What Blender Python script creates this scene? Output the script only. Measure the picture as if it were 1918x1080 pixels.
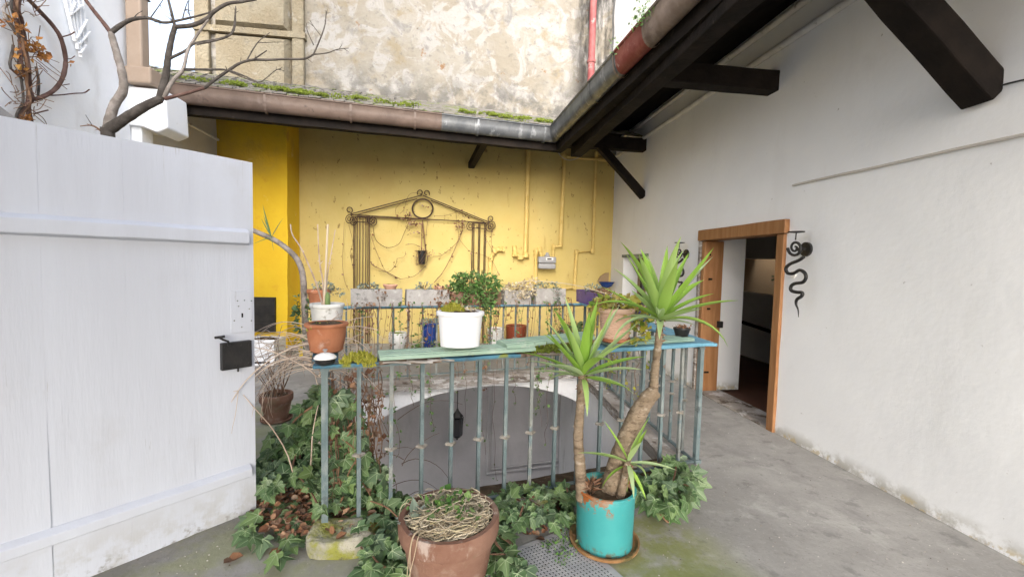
import bpy, bmesh, math, random
from mathutils import Vector, Matrix, Quaternion, noise
V = Vector
random.seed(7)
for o in list(bpy.data.objects): bpy.data.objects.remove(o)
scene = bpy.context.scene
COL = scene.collection
R = math.radians

# ------------------------------------------------------------------ camera
PW, PH, FOC, CAMZ = 1918.0, 1080.0, 800.0, 1.55
_y = V(((858-PW/2)/FOC, -(492-PH/2)/FOC, 1)).normalized()
_u = V((math.sin(.016), math.cos(.016), 0)); _u = (_u - _y*_u.dot(_y)).normalized()
_x = V((_u.y*_y.z-_u.z*_y.y, _u.z*_y.x-_u.x*_y.z, _u.x*_y.y-_u.y*_y.x))
if _x.x < 0: _x = -_x
CM = Matrix((_x, _y, _u))                     # world = CM @ (right, up, forward)
CAM = V((0, 0, CAMZ))
cd = bpy.data.cameras.new('camera'); cam = bpy.data.objects.new('camera', cd); COL.objects.link(cam)
rt, up, fw = CM @ V((1,0,0)), CM @ V((0,1,0)), CM @ V((0,0,1))
m4 = Matrix((rt, up, -fw)).transposed().to_4x4(); m4.translation = CAM
cam.matrix_world = m4
cd.sensor_fit = 'HORIZONTAL'; cd.sensor_width = 36; cd.lens = FOC/PW*36; cd.clip_start = .02; cd.clip_end = 500
scene.camera = cam

# ------------------------------------------------------------------ sky, sun, exposure (bright overcast day)
SUN_EL, SUN_AZ = R(30), R(-172)              # azimuth from +Y towards +X: behind the camera, slightly left
world = bpy.data.worlds.new('World'); scene.world = world; world.use_nodes = True
wn = world.node_tree.nodes; wl = world.node_tree.links
sky = wn.new('ShaderNodeTexSky'); sky.sky_type = 'NISHITA'; sky.sun_disc = False
sky.sun_elevation = SUN_EL; sky.sun_rotation = SUN_AZ
sky.air_density = 1.0; sky.dust_density = 3.0; sky.ozone_density = 1.0
hs = wn.new('ShaderNodeHueSaturation'); hs.inputs['Saturation'].default_value = .6
wl.new(sky.outputs[0], hs.inputs['Color']); wl.new(hs.outputs[0], wn['Background'].inputs[0])
wn['Background'].inputs[1].default_value = .15
sd = bpy.data.lights.new('sun', 'SUN'); sd.energy = .8; sd.angle = R(60); sd.color = (1, .995, .985)
sun = bpy.data.objects.new('sun', sd); COL.objects.link(sun)
sdir = V((math.sin(SUN_AZ)*math.cos(SUN_EL), math.cos(SUN_AZ)*math.cos(SUN_EL), math.sin(SUN_EL)))
sun.rotation_euler = (-sdir).to_track_quat('-Z', 'Y').to_euler()
sun.location = (0, 0, 12)
vs = scene.view_settings
vs.view_transform = 'Standard'; vs.look = 'None'; vs.gamma = 1; vs.use_curve_mapping = False; vs.exposure = 1.88

# ------------------------------------------------------------------ photo pixel -> place
def ray(px, py): return CM @ V(((px-PW/2)/FOC, -(py-PH/2)/FOC, 1))
def gz(px, py, z=0.): d = ray(px, py); return CAM + d*((z-CAMZ)/d.z)
def gx(px, py, X): d = ray(px, py); return CAM + d*(X/d.x)
def gy(px, py, Y): d = ray(px, py); return CAM + d*(Y/d.y)
def gp(px, py, A, B):                          # vertical plane through A and B
    n = V((B[1]-A[1], A[0]-B[0], 0)); d = ray(px, py)
    return CAM + d*(n.dot(V((A[0], A[1], 0))-CAM)/n.dot(d))

# ------------------------------------------------------------------ materials
MATS = {}
def mk(name, base, var=None, vs=3., rough=.85, bump=.25, bs=25., spec=.3, layers=(), metal=0., dist=.01, st=(1,1,1), isl=None, trans=0.):
    m = bpy.data.materials.new(name); m.use_nodes = True; MATS[name] = m
    t = m.node_tree; N = t.nodes; L = t.links; b = N['Principled BSDF']
    geo = N.new('ShaderNodeNewGeometry'); pos = geo.outputs['Position']
    def nz(scale, det=7, stretch=(1,1,1), rgh=.6, dst=0.):
        mp = N.new('ShaderNodeMapping'); L.new(pos, mp.inputs[0]); mp.inputs['Scale'].default_value = stretch
        n = N.new('ShaderNodeTexNoise'); L.new(mp.outputs[0], n.inputs['Vector'])
        n.inputs['Scale'].default_value = scale; n.inputs['Detail'].default_value = det
        n.inputs['Roughness'].default_value = rgh; n.inputs['Distortion'].default_value = dst
        return n.outputs[0]
    def rng(v, lo, hi, smooth=True):
        n = N.new('ShaderNodeMapRange'); n.interpolation_type = 'SMOOTHSTEP' if smooth else 'LINEAR'
        L.new(v, n.inputs[0]); n.inputs[1].default_value = lo; n.inputs[2].default_value = hi
        return n.outputs[0]
    def mul(a, c):
        n = N.new('ShaderNodeMath'); n.operation = 'MULTIPLY'; L.new(a, n.inputs[0])
        if isinstance(c, (int, float)): n.inputs[1].default_value = c
        else: L.new(c, n.inputs[1])
        return n.outputs[0]
    def mix(f, a, c):
        n = N.new('ShaderNodeMix'); n.data_type = 'RGBA'
        L.new(f, n.inputs['Factor'])
        for k, s in (('A', a), ('B', c)):
            i = [q for q in n.inputs if q.name == k and q.type == 'RGBA'][0]
            if isinstance(s, tuple): i.default_value = (*s, 1)
            else: L.new(s, i)
        return [q for q in n.outputs if q.type == 'RGBA'][0]
    col = tuple(base)
    if isl:                                    # per leaf / per twig variation
        oi = N.new('ShaderNodeObjectInfo'); ad = N.new('ShaderNodeMath'); ad.operation = 'ADD'
        L.new(oi.outputs['Random'], ad.inputs[0]); L.new(geo.outputs['Random Per Island'], ad.inputs[1])
        fr = N.new('ShaderNodeMath'); fr.operation = 'FRACT'; L.new(ad.outputs[0], fr.inputs[0])
        cr = N.new('ShaderNodeValToRGB'); L.new(fr.outputs[0], cr.inputs[0])
        cr.color_ramp.elements[0].color = (*isl[0], 1); cr.color_ramp.elements[1].color = (*isl[-1], 1)
        for k, c in enumerate(isl[1:-1]):
            e = cr.color_ramp.elements.new((k+1)/(len(isl)-1)); e.color = (*c, 1)
        col = cr.outputs[0]
    if var is not None: col = mix(rng(nz(vs, stretch=st), .36, .64), col, tuple(var))
    for l in layers:
        if 'wave' in l:
            w = N.new('ShaderNodeTexVoronoi'); w.feature = 'DISTANCE_TO_EDGE'; w.inputs['Scale'].default_value = l['wave']
            mp = N.new('ShaderNodeMapping'); L.new(pos, mp.inputs[0]); mp.inputs['Scale'].default_value = l.get('st', (1,1,1))
            L.new(mp.outputs[0], w.inputs['Vector']); f = rng(w.outputs[0], l['hi'], l['lo'])
            f = mul(f, rng(nz(l['s']), .5, .58))
        else: f = rng(nz(l['s'], l.get('det', 8), l.get('st', (1,1,1)), l.get('r', .65), l.get('d', 0.)), l['lo'], l['hi'])
        if 'z' in l:
            sx = N.new('ShaderNodeSeparateXYZ'); L.new(pos, sx.inputs[0]); f = mul(f, rng(sx.outputs[l.get('ax', 2)], *l['z']))
        if 'ball' in l:
            d = N.new('ShaderNodeVectorMath'); d.operation = 'DISTANCE'; L.new(pos, d.inputs[0]); d.inputs[1].default_value = l['ball'][0]
            f = mul(f, rng(d.outputs['Value'], l['ball'][1], l['ball'][1]*.35))
        col = mix(mul(f, l.get('op', 1.)), col, tuple(l['c']))
    if isinstance(col, tuple): b.inputs['Base Color'].default_value = (*col, 1)
    else: L.new(col, b.inputs['Base Color'])
    b.inputs['Roughness'].default_value = rough; b.inputs['Metallic'].default_value = metal
    b.inputs['Specular IOR Level'].default_value = spec
    if bump:
        bp = N.new('ShaderNodeBump'); bp.inputs['Strength'].default_value = bump; bp.inputs['Distance'].default_value = dist
        a = N.new('ShaderNodeMath'); a.operation = 'ADD'; L.new(nz(bs, 8, st), a.inputs[0]); L.new(mul(nz(bs*.18, 4, st), 1.6), a.inputs[1])
        L.new(a.outputs[0], bp.inputs['Height']); L.new(bp.outputs[0], b.inputs['Normal'])
    if trans:
        tr = N.new('ShaderNodeBsdfTranslucent'); ms = N.new('ShaderNodeMixShader'); ms.inputs[0].default_value = trans
        if isinstance(col, tuple): tr.inputs[0].default_value = (*col, 1)
        else: L.new(col, tr.inputs[0])
        out = N['Material Output']; L.new(b.outputs[0], ms.inputs[1]); L.new(tr.outputs[0], ms.inputs[2]); L.new(ms.outputs[0], out.inputs[0])
    return m

W_SPECK = dict(c=(.35,.33,.30), s=13, lo=.69, hi=.72, op=.55)
mk('white_wall', (.84,.85,.865), (.87,.88,.89), 1.3, .92, .22, 12, layers=[
    dict(c=(.62,.61,.59), s=.9, lo=.56, hi=.75, op=.45), dict(c=(.60,.59,.57), s=3, lo=.52, hi=.7, st=(1,1,.25), op=.1),
    dict(c=(.36,.34,.29), s=7, lo=.40, hi=.58, z=(.14,.0), op=.8), dict(c=(.52,.43,.26), s=11, lo=.52, hi=.6, z=(.07,.02), op=.8), W_SPECK], dist=.012)
mk('left_white', (.83,.84,.86), (.80,.81,.83), 1.0, .92, .45, 12, layers=[dict(c=(.5,.48,.46), s=2.2, lo=.55, hi=.75, st=(1,1,.3), op=.45), W_SPECK], dist=.012)
mk('well_plaster', (.86,.86,.87), (.80,.80,.81), 2, .92, .6, 12, layers=[dict(c=(.38,.36,.33), s=4, lo=.55, hi=.72, st=(1,1,.25), op=.6), W_SPECK], dist=.015)
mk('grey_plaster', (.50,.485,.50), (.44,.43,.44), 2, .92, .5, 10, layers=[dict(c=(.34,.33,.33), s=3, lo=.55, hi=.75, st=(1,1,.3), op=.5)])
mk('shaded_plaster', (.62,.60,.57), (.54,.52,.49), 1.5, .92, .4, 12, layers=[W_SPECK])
Y_LAY = [dict(c=(.54,.38,.13), s=1.6, lo=.5, hi=.75, op=.5), dict(c=(.42,.31,.14), s=1.4, lo=.42, hi=.7, z=(2.6,3.5), op=.5),  # upper band puts the eave's shade into the wall colour
    dict(c=(.20,.13,.05), s=13, lo=.63, hi=.665, st=(1,1,.6), op=.8), dict(c=(.5,.37,.13), s=.7, lo=.5, hi=.7, op=.5), dict(c=(.35,.24,.08), s=5, lo=.6, hi=.72, st=(1,1,.25), op=.5),
    dict(c=(.35,.30,.22), s=4, lo=.4, hi=.6, z=(.35,.0), op=.8)]
mk('yellow_wall', (.53,.415,.145), (.57,.455,.175), 1.1, .92, .4, 14, layers=Y_LAY)
mk('chimney_yellow', (.74,.50,.03), (.70,.44,.025), 1.6, .92, .4, 12, layers=[dict(c=(.55,.22,.03), s=2.4, lo=.58, hi=.72, op=.6), dict(c=(.5,.33,.06), s=1.2, lo=.4, hi=.6, z=(2.85,3.1), op=.6), dict(c=(.2,.13,.05), s=22, lo=.70, hi=.74, op=.7), dict(c=(.78,.62,.2), s=4, lo=.62, hi=.7, op=.5)])  # darker top band mixes eave shadow and dirt into the yellow
mk('weathered', (0.231,0.206,0.165), (0.270,0.255,0.224), .9, .95, .9, 9, dist=.03, layers=[
    dict(c=(0.300,0.288,0.270), s=2.2, lo=.47, hi=.56, d=1.), dict(c=(0.224,0.183,0.120), s=1.5, lo=.55, hi=.68, op=.8),
    dict(c=(0.158,0.150,0.142), s=1.8, lo=.55, hi=.66, d=.6, op=.75), dict(c=(0.123,0.116,0.109), s=9, lo=.56, hi=.66, op=.5),
    dict(c=(0.206,0.102,0.037), s=2.6, lo=.64, hi=.69, op=.8), dict(c=(0.113,0.075,0.045), s=3.3, lo=.70, hi=.72),
    dict(c=(0.100,0.095,0.087), s=3.5, lo=.4, hi=.6, z=(5.3,4.5), op=.85),
    dict(c=(0.030,0.028,0.026), s=5, lo=.36, hi=.6, ax=0, z=(1.95,2.4), st=(1,1,.25), op=.95)])
mk('quoin_plaster', (0.231,0.193,0.131), (0.262,0.231,0.169), 2, .95, 1., 22, dist=.03, layers=[dict(c=(0.154,0.139,0.116), s=3, lo=.55, hi=.7, op=.6), dict(c=(0.308,0.293,0.262), s=2.6, lo=.62, hi=.68, op=.7)])
mk('far_white', (0.36,0.36,0.355), (0.27,0.27,0.265), 2, .95, 1., 10, dist=.04, st=(1,1,.3), layers=[dict(c=(0.288,0.281,0.266), s=4, lo=.58, hi=.7, op=.6)])
mk('concrete', (.255,.247,.235), (.34,.33,.315), 1.4, .88, .5, 30, dist=.006, layers=[
    dict(c=(.43,.42,.40), s=2.3, lo=.52, hi=.68, d=.25, op=.6), dict(c=(.16,.155,.15), s=1.4, lo=.5, hi=.7, d=.3, op=.6), dict(c=(.42,.41,.39), s=45, lo=.55, hi=.68, op=.35), dict(c=(.13,.125,.12), s=60, lo=.56, hi=.68, op=.35),
    dict(c=(.17,.165,.16), s=7, lo=.56, hi=.66, op=.6), dict(c=(.5,.49,.47), s=26, lo=.69, hi=.73, op=.6), dict(c=(.06,.055,.05), s=30, lo=.72, hi=.745, op=.8),
    dict(c=(.20,.215,.07), s=4.5, lo=.36, hi=.58, ball=((1.02,2.18,0),.62), op=.85), dict(c=(.30,.31,.19), s=3.5, lo=.36, hi=.6, ball=((-1.2,1.95,0),1.1), op=.8),
    dict(c=(.24,.26,.13), s=3.2, lo=.34, hi=.6, ball=((-1.9,3.9,0),1.3), op=.7), dict(c=(.16,.19,.06), s=5, lo=.38, hi=.55, ball=((1.2,1.75,0),.5), op=.7),
    dict(c=(.03,.028,.025), wave=.9, s=.9, lo=.002, hi=.006, ball=((-1.1,1.9,0),1.0), op=.9)])
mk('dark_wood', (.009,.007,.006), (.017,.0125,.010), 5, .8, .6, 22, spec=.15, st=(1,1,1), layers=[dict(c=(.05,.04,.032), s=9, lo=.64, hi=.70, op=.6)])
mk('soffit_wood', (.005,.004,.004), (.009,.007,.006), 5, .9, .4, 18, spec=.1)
mk('door_wood', (.27,.125,.05), (.34,.17,.075), 3.2, .5, .35, 20, st=(5,5,.45), layers=[dict(c=(.13,.045,.015), s=2.4, lo=.67, hi=.71, st=(3,3,1.2), op=.9), dict(c=(.5,.27,.12), s=6, lo=.6, hi=.72, st=(4,4,.4), op=.5)])
mk('gate_paint', (.55,.58,.65), (.52,.545,.61), 1.5, .55, .18, 20, st=(3,3,.35), layers=[
    dict(c=(.33,.33,.34), s=4, lo=.665, hi=.70, st=(5,5,.3), op=.6), dict(c=(.44,.445,.46), s=2, lo=.55, hi=.75, op=.4),
    dict(c=(.38,.37,.35), s=7, lo=.42, hi=.6, z=(.34,.06), op=.65), dict(c=(.25,.24,.23), s=15, lo=.5, hi=.62, z=(.15,.06), op=.9), dict(c=(.33,.33,.32), s=9, lo=.6, hi=.68, st=(4,4,.25), z=(1.85,2.1), op=.6)])
mk('black_iron', (.012,.012,.013), (.025,.023,.022), 9, .5, .3, 40, spec=.4)
mk('wrought', (.05,.027,.017), (.085,.045,.028), 12, .6, .3, 60)
mk('rail_paint', (.105,.150,.160), (.15,.19,.195), 6, .6, .35, 50, layers=[
    dict(c=(.26,.29,.285), s=7, lo=.53, hi=.64, st=(1,1,.45), op=.75), dict(c=(.05,.065,.07), s=9, lo=.58, hi=.66, op=.7), dict(c=(.17,.09,.05), s=18, lo=.62, hi=.69, op=.7)])
mk('rail_grey', (.17,.185,.18), (.25,.26,.245), 8, .7, .5, 50, layers=[dict(c=(.085,.14,.165), s=6, lo=.48, hi=.6, op=.7), dict(c=(.07,.06,.05), s=14, lo=.58, hi=.68, op=.7)])
mk('collar_metal', (.22,.20,.17), (.33,.31,.28), 25, .6, .3, 60)
mk('blue_plank', (.10,.25,.35), (.13,.30,.40), 4, .5, .3, 40, layers=[dict(c=(.05,.16,.22), s=5, lo=.56, hi=.68, op=.7), dict(c=(.42,.47,.46), s=9, lo=.62, hi=.68, op=.7)])
mk('blue_worn', (.05,.14,.21), (.075,.21,.30), 8, .7, .8, 30, layers=[dict(c=(.10,.08,.06), s=7, lo=.5, hi=.6, op=.9), dict(c=(.22,.24,.03), s=6, lo=.58, hi=.66, op=.9)])
mk('green_board', (.25,.37,.29), (.33,.45,.365), 5, .55, .25, 30, layers=[dict(c=(.46,.53,.47), s=8, lo=.57, hi=.68, op=.6), dict(c=(.16,.22,.17), s=10, lo=.6, hi=.7, op=.6)])
mk('green_board_dark', (.16,.25,.21), (.22,.32,.27), 5, .6, .3, 30, layers=[dict(c=(.09,.12,.10), s=9, lo=.55, hi=.68, op=.6)])
mk('old_timber', (.26,.225,.195), (.40,.365,.33), 3, .95, 1., 26, st=(1,1,5), dist=.02, layers=[dict(c=(.62,.60,.58), s=4, lo=.52, hi=.6, st=(1,1,3), op=.8), dict(c=(.10,.07,.05), s=5, lo=.55, hi=.63, st=(1,1,4), op=.9)])
mk('rotten_wood', (.09,.06,.045), (.30,.22,.16), 9, .95, 1., 30, dist=.02)
TC = dict(c=(.60,.52,.46), s=5, lo=.56, hi=.68, op=.6)
mk('terracotta', (.36,.135,.065), (.43,.18,.095), 6, .8, .3, 40, layers=[TC, dict(c=(.20,.10,.06), s=8, lo=.6, hi=.7, op=.6)])
mk('terracotta_old', (.165,.082,.055), (.215,.12,.085), 5, .85, .4, 40, layers=[dict(c=(.33,.26,.21), s=9, lo=.52, hi=.66, op=.45), dict(c=(.15,.12,.07), s=4, lo=.56, hi=.7, op=.7), dict(c=(.5,.45,.41), s=12, lo=.6, hi=.68, st=(1,1,.3), op=.5)])
mk('terracotta_pale', (.55,.30,.20), (.60,.36,.26), 6, .75, .2, 40, layers=[dict(c=(.68,.56,.48), s=7, lo=.55, hi=.7, op=.5)])
mk('red_glaze', (.20,.045,.022), (.27,.075,.035), 6, .3, .2, 30, st=(1,1,.3))
mk('beige_plastic', (.62,.42,.31), (.66,.46,.35), 4, .5, .1, 40, layers=[dict(c=(.5,.34,.24), s=3, lo=.55, hi=.72, op=.5)])
mk('white_plastic', (.82,.83,.86), (.79,.80,.83), 4, .35, .06, 30, layers=[dict(c=(.6,.58,.52), s=6, lo=.62, hi=.75, op=.4)])
mk('white_dirty', (.70,.70,.68), (.60,.60,.57), 6, .6, .3, 30, layers=[dict(c=(.25,.24,.2), s=9, lo=.6, hi=.68, op=.8)])
mk('turquoise', (.045,.27,.275), (.055,.30,.30), 4, .42, .15, 30, layers=[
    dict(c=(.30,.10,.028), s=8, lo=.515, hi=.54, z=(.215,.27), op=1.), dict(c=(.12,.07,.03), s=16, lo=.46, hi=.6, z=(.08,.02), op=.9), dict(c=(.24,.09,.04), s=24, lo=.70, hi=.73, op=.9), dict(c=(.07,.35,.35), s=3, lo=.55, hi=.75, op=.5)])
mk('rust_saucer', (.23,.12,.05), (.32,.18,.08), 9, .85, .5, 40, layers=[dict(c=(.10,.08,.03), s=8, lo=.55, hi=.65)])
mk('blue_glaze', (.012,.03,.16), (.02,.06,.24), 8, .2, .05, 30)
mk('purple_plastic', (.09,.05,.25), (.12,.07,.32), 6, .5, .1, 30, layers=[dict(c=(.25,.17,.25), s=9, lo=.58, hi=.68, op=.7)])
mk('yellow_paint', (.68,.52,.02), (.62,.44,.02), 6, .5, .1, 30)
mk('black_plastic', (.012,.012,.013), (.02,.02,.02), 8, .4, .1, 30)
mk('asbestos_grey', (.31,.295,.28), (.40,.385,.365), 6, .95, .6, 35, layers=[dict(c=(.15,.14,.13), s=6, lo=.54, hi=.66, op=.7), dict(c=(.55,.54,.52), s=12, lo=.62, hi=.68, op=.7)])
mk('soil', (.055,.036,.022), (.10,.07,.045), 14, 1, 1., 40, dist=.02, layers=[dict(c=(.30,.22,.15), s=30, lo=.62, hi=.68)])
mk('enamel_white', (.82,.81,.79), None, rough=.25, bump=0)
mk('gutter_brown', (.105,.072,.057), (.15,.105,.083), 4, .5, .25, 20, layers=[dict(c=(.24,.19,.165), s=5, lo=.55, hi=.72, op=.5), dict(c=(.05,.035,.028), s=8, lo=.6, hi=.7, op=.6)], spec=.45)
mk('gutter_zinc', (.12,.128,.138), (.19,.197,.205), 5, .4, .2, 20, spec=.5, metal=.55, layers=[dict(c=(.38,.39,.40), s=7, lo=.58, hi=.66, st=(1,1,.35), op=.7), dict(c=(.06,.06,.065), s=5, lo=.58, hi=.7, op=.6)])
mk('gutter_tan', (.17,.125,.098), (.24,.185,.15), 6, .6, .3, 25, layers=[dict(c=(.14,.10,.08), s=9, lo=.55, hi=.65, op=.7)])
mk('gutter_red', (.19,.04,.03), (.25,.075,.055), 7, .6, .3, 25, layers=[dict(c=(.4,.33,.28), s=10, lo=.6, hi=.68, op=.6)])
mk('pipe_red', (.23,.06,.06), (.30,.10,.095), 5, .6, .3, 25, layers=[dict(c=(.55,.4,.37), s=6, lo=.58, hi=.68, op=.5)])
mk('pipe_brown', (.33,.25,.19), (.37,.285,.22), 4, .6, .2, 25)
mk('pipe_yellow', (.64,.48,.17), (.60,.43,.13), 7, .6, .2, 30, layers=[dict(c=(.3,.18,.08), s=12, lo=.64, hi=.69, op=.7)])
mk('pipe_white', (.72,.71,.69), (.62,.61,.59), 6, .6, .2, 30, layers=[dict(c=(.2,.18,.15), s=8, lo=.6, hi=.7, op=.7)])
mk('meter_grey', (.28,.28,.29), (.33,.33,.34), 5, .5, .1, 30)
mk('shingle', (.13,.12,.105), (.20,.185,.165), 10, .95, .8, 30, isl=[(.13,.12,.11),(.22,.205,.185),(.10,.09,.08),(.18,.16,.14)], layers=[dict(c=(.12,.15,.035), s=4, lo=.5, hi=.6, op=.8)])
mk('moss', (.15,.20,.02), (.20,.26,.035), 20, 1, 1., 60, isl=[(.10,.14,.02),(.17,.22,.03),(.24,.28,.05),(.11,.12,.03)], dist=.02)
mk('moss_yellow', (.33,.32,.04), None, 20, 1, 0, 60, isl=[(.22,.24,.02),(.36,.35,.05),(.45,.42,.09),(.28,.29,.03)])
mk('stone', (.40,.38,.31), (.31,.30,.25), 7, .95, 1., 18, dist=.03, layers=[dict(c=(.24,.25,.03), s=4, lo=.42, hi=.55, op=.9), dict(c=(.10,.09,.07), s=8, lo=.57, hi=.66, op=.8)])
IV = [(.045,.09,.035),(.095,.165,.06),(.07,.13,.06),(.15,.23,.08),(.105,.16,.095),(.08,.15,.05)]
mk('ivy_leaf', (.04,.1,.04), None, 14, .42, .15, 60, isl=IV, trans=.12, spec=.35)
mk('ivy_vein', (.30,.38,.22), None, rough=.5, bump=0)
mk('bush_leaf', (.05,.12,.03), None, rough=.5, bump=0, isl=[(.05,.13,.03),(.10,.22,.05),(.16,.28,.08),(.22,.30,.12),(.06,.12,.04)], trans=.2)
mk('yellow_leaf', (.5,.45,.05), None, rough=.6, bump=0, isl=[(.10,.20,.03),(.45,.45,.05),(.58,.50,.12),(.25,.32,.05),(.5,.35,.15)], trans=.25)
mk('grey_leaf', (.2,.25,.2), None, rough=.7, bump=0, isl=[(.10,.14,.10),(.22,.27,.22),(.32,.36,.31),(.14,.17,.12)], trans=.1)
mk('dead_leaf', (.2,.09,.04), None, 18, .85, .3, 50, isl=[(.12,.05,.028),(.24,.12,.065),(.36,.23,.15),(.09,.045,.03),(.28,.14,.07),(.44,.33,.24)], trans=.1)
mk('ochre_leaf', (.45,.24,.06), None, rough=.8, bump=0, isl=[(.50,.27,.07),(.38,.17,.05),(.30,.13,.05)], trans=.2)
mk('yucca_leaf', (.13,.26,.05), None, 6, .42, .12, 30, isl=[(.24,.42,.06),(.33,.52,.09),(.42,.58,.22),(.50,.62,.36)], trans=.3)
mk('yucca_bark', (.20,.15,.10), (.29,.225,.16), 9, .95, 1., 45, st=(1,1,2.5), dist=.012, layers=[dict(c=(.09,.06,.04), s=8, lo=.54, hi=.62, st=(1,1,3.5), op=.75), dict(c=(.42,.36,.29), s=14, lo=.58, hi=.66, st=(1,1,2), op=.6)])
mk('bark_dark', (.05,.042,.036), (.09,.078,.068), 14, .9, .8, 40)
mk('bark_red', (.085,.045,.036), (.14,.085,.07), 10, .9, .5, 40)
mk('bark_grey', (.17,.145,.125), (.30,.265,.24), 10, .9, .8, 40)
mk('twig_pale', (.48,.37,.29), (.56,.46,.38), 8, .8, .2, 40, isl=[(.50,.38,.29),(.60,.50,.42),(.34,.24,.18),(.56,.44,.33)])
mk('twig_brown', (.16,.085,.05), None, rough=.9, bump=0, isl=[(.14,.075,.045),(.24,.14,.085),(.09,.05,.03),(.2,.12,.08)])
mk('straw', (.6,.5,.33), None, rough=.8, bump=0, isl=[(.52,.44,.31),(.66,.59,.46),(.36,.28,.18),(.58,.51,.38),(.45,.40,.22)], trans=.15)
mk('grille_metal', (.30,.30,.315), (.37,.37,.38), 8, .6, .2, 40, layers=[dict(c=(.2,.19,.17), s=6, lo=.58, hi=.7, op=.6)])
mk('pit_black', (.006,.006,.006), None, bump=0)
mk('brown_wall', (.34,.24,.14), (.30,.21,.12), 2, .9, .3, 12)
mk('room_white', (.78,.77,.75), (.72,.71,.69), 2, .9, .3, 12)
mk('red_floor', (.12,.05,.03), (.09,.04,.025), 4, .6, .2, 20)
mk('sheet_grey', (.11,.11,.115), (.15,.15,.15), 4, .6, .1, 20)
mk('crumbs', (.2,.18,.15), None, bump=0, isl=[(.06,.05,.04),(.22,.19,.15),(.5,.48,.44),(.12,.09,.06)])
mk('cable', (.55,.52,.48), None, rough=.6, bump=0)
mk('black_cable', (.05,.05,.05), None, rough=.6, bump=0)
mk('glass_dark', (.03,.03,.035), None, rough=.1, bump=0, spec=.6)
mk('bamboo', (.66,.56,.42), (.58,.46,.33), 5, .6, .1, 30)
mk('cactus', (.13,.2,.07), (.2,.27,.1), 14, .8, .6, 40)

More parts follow.
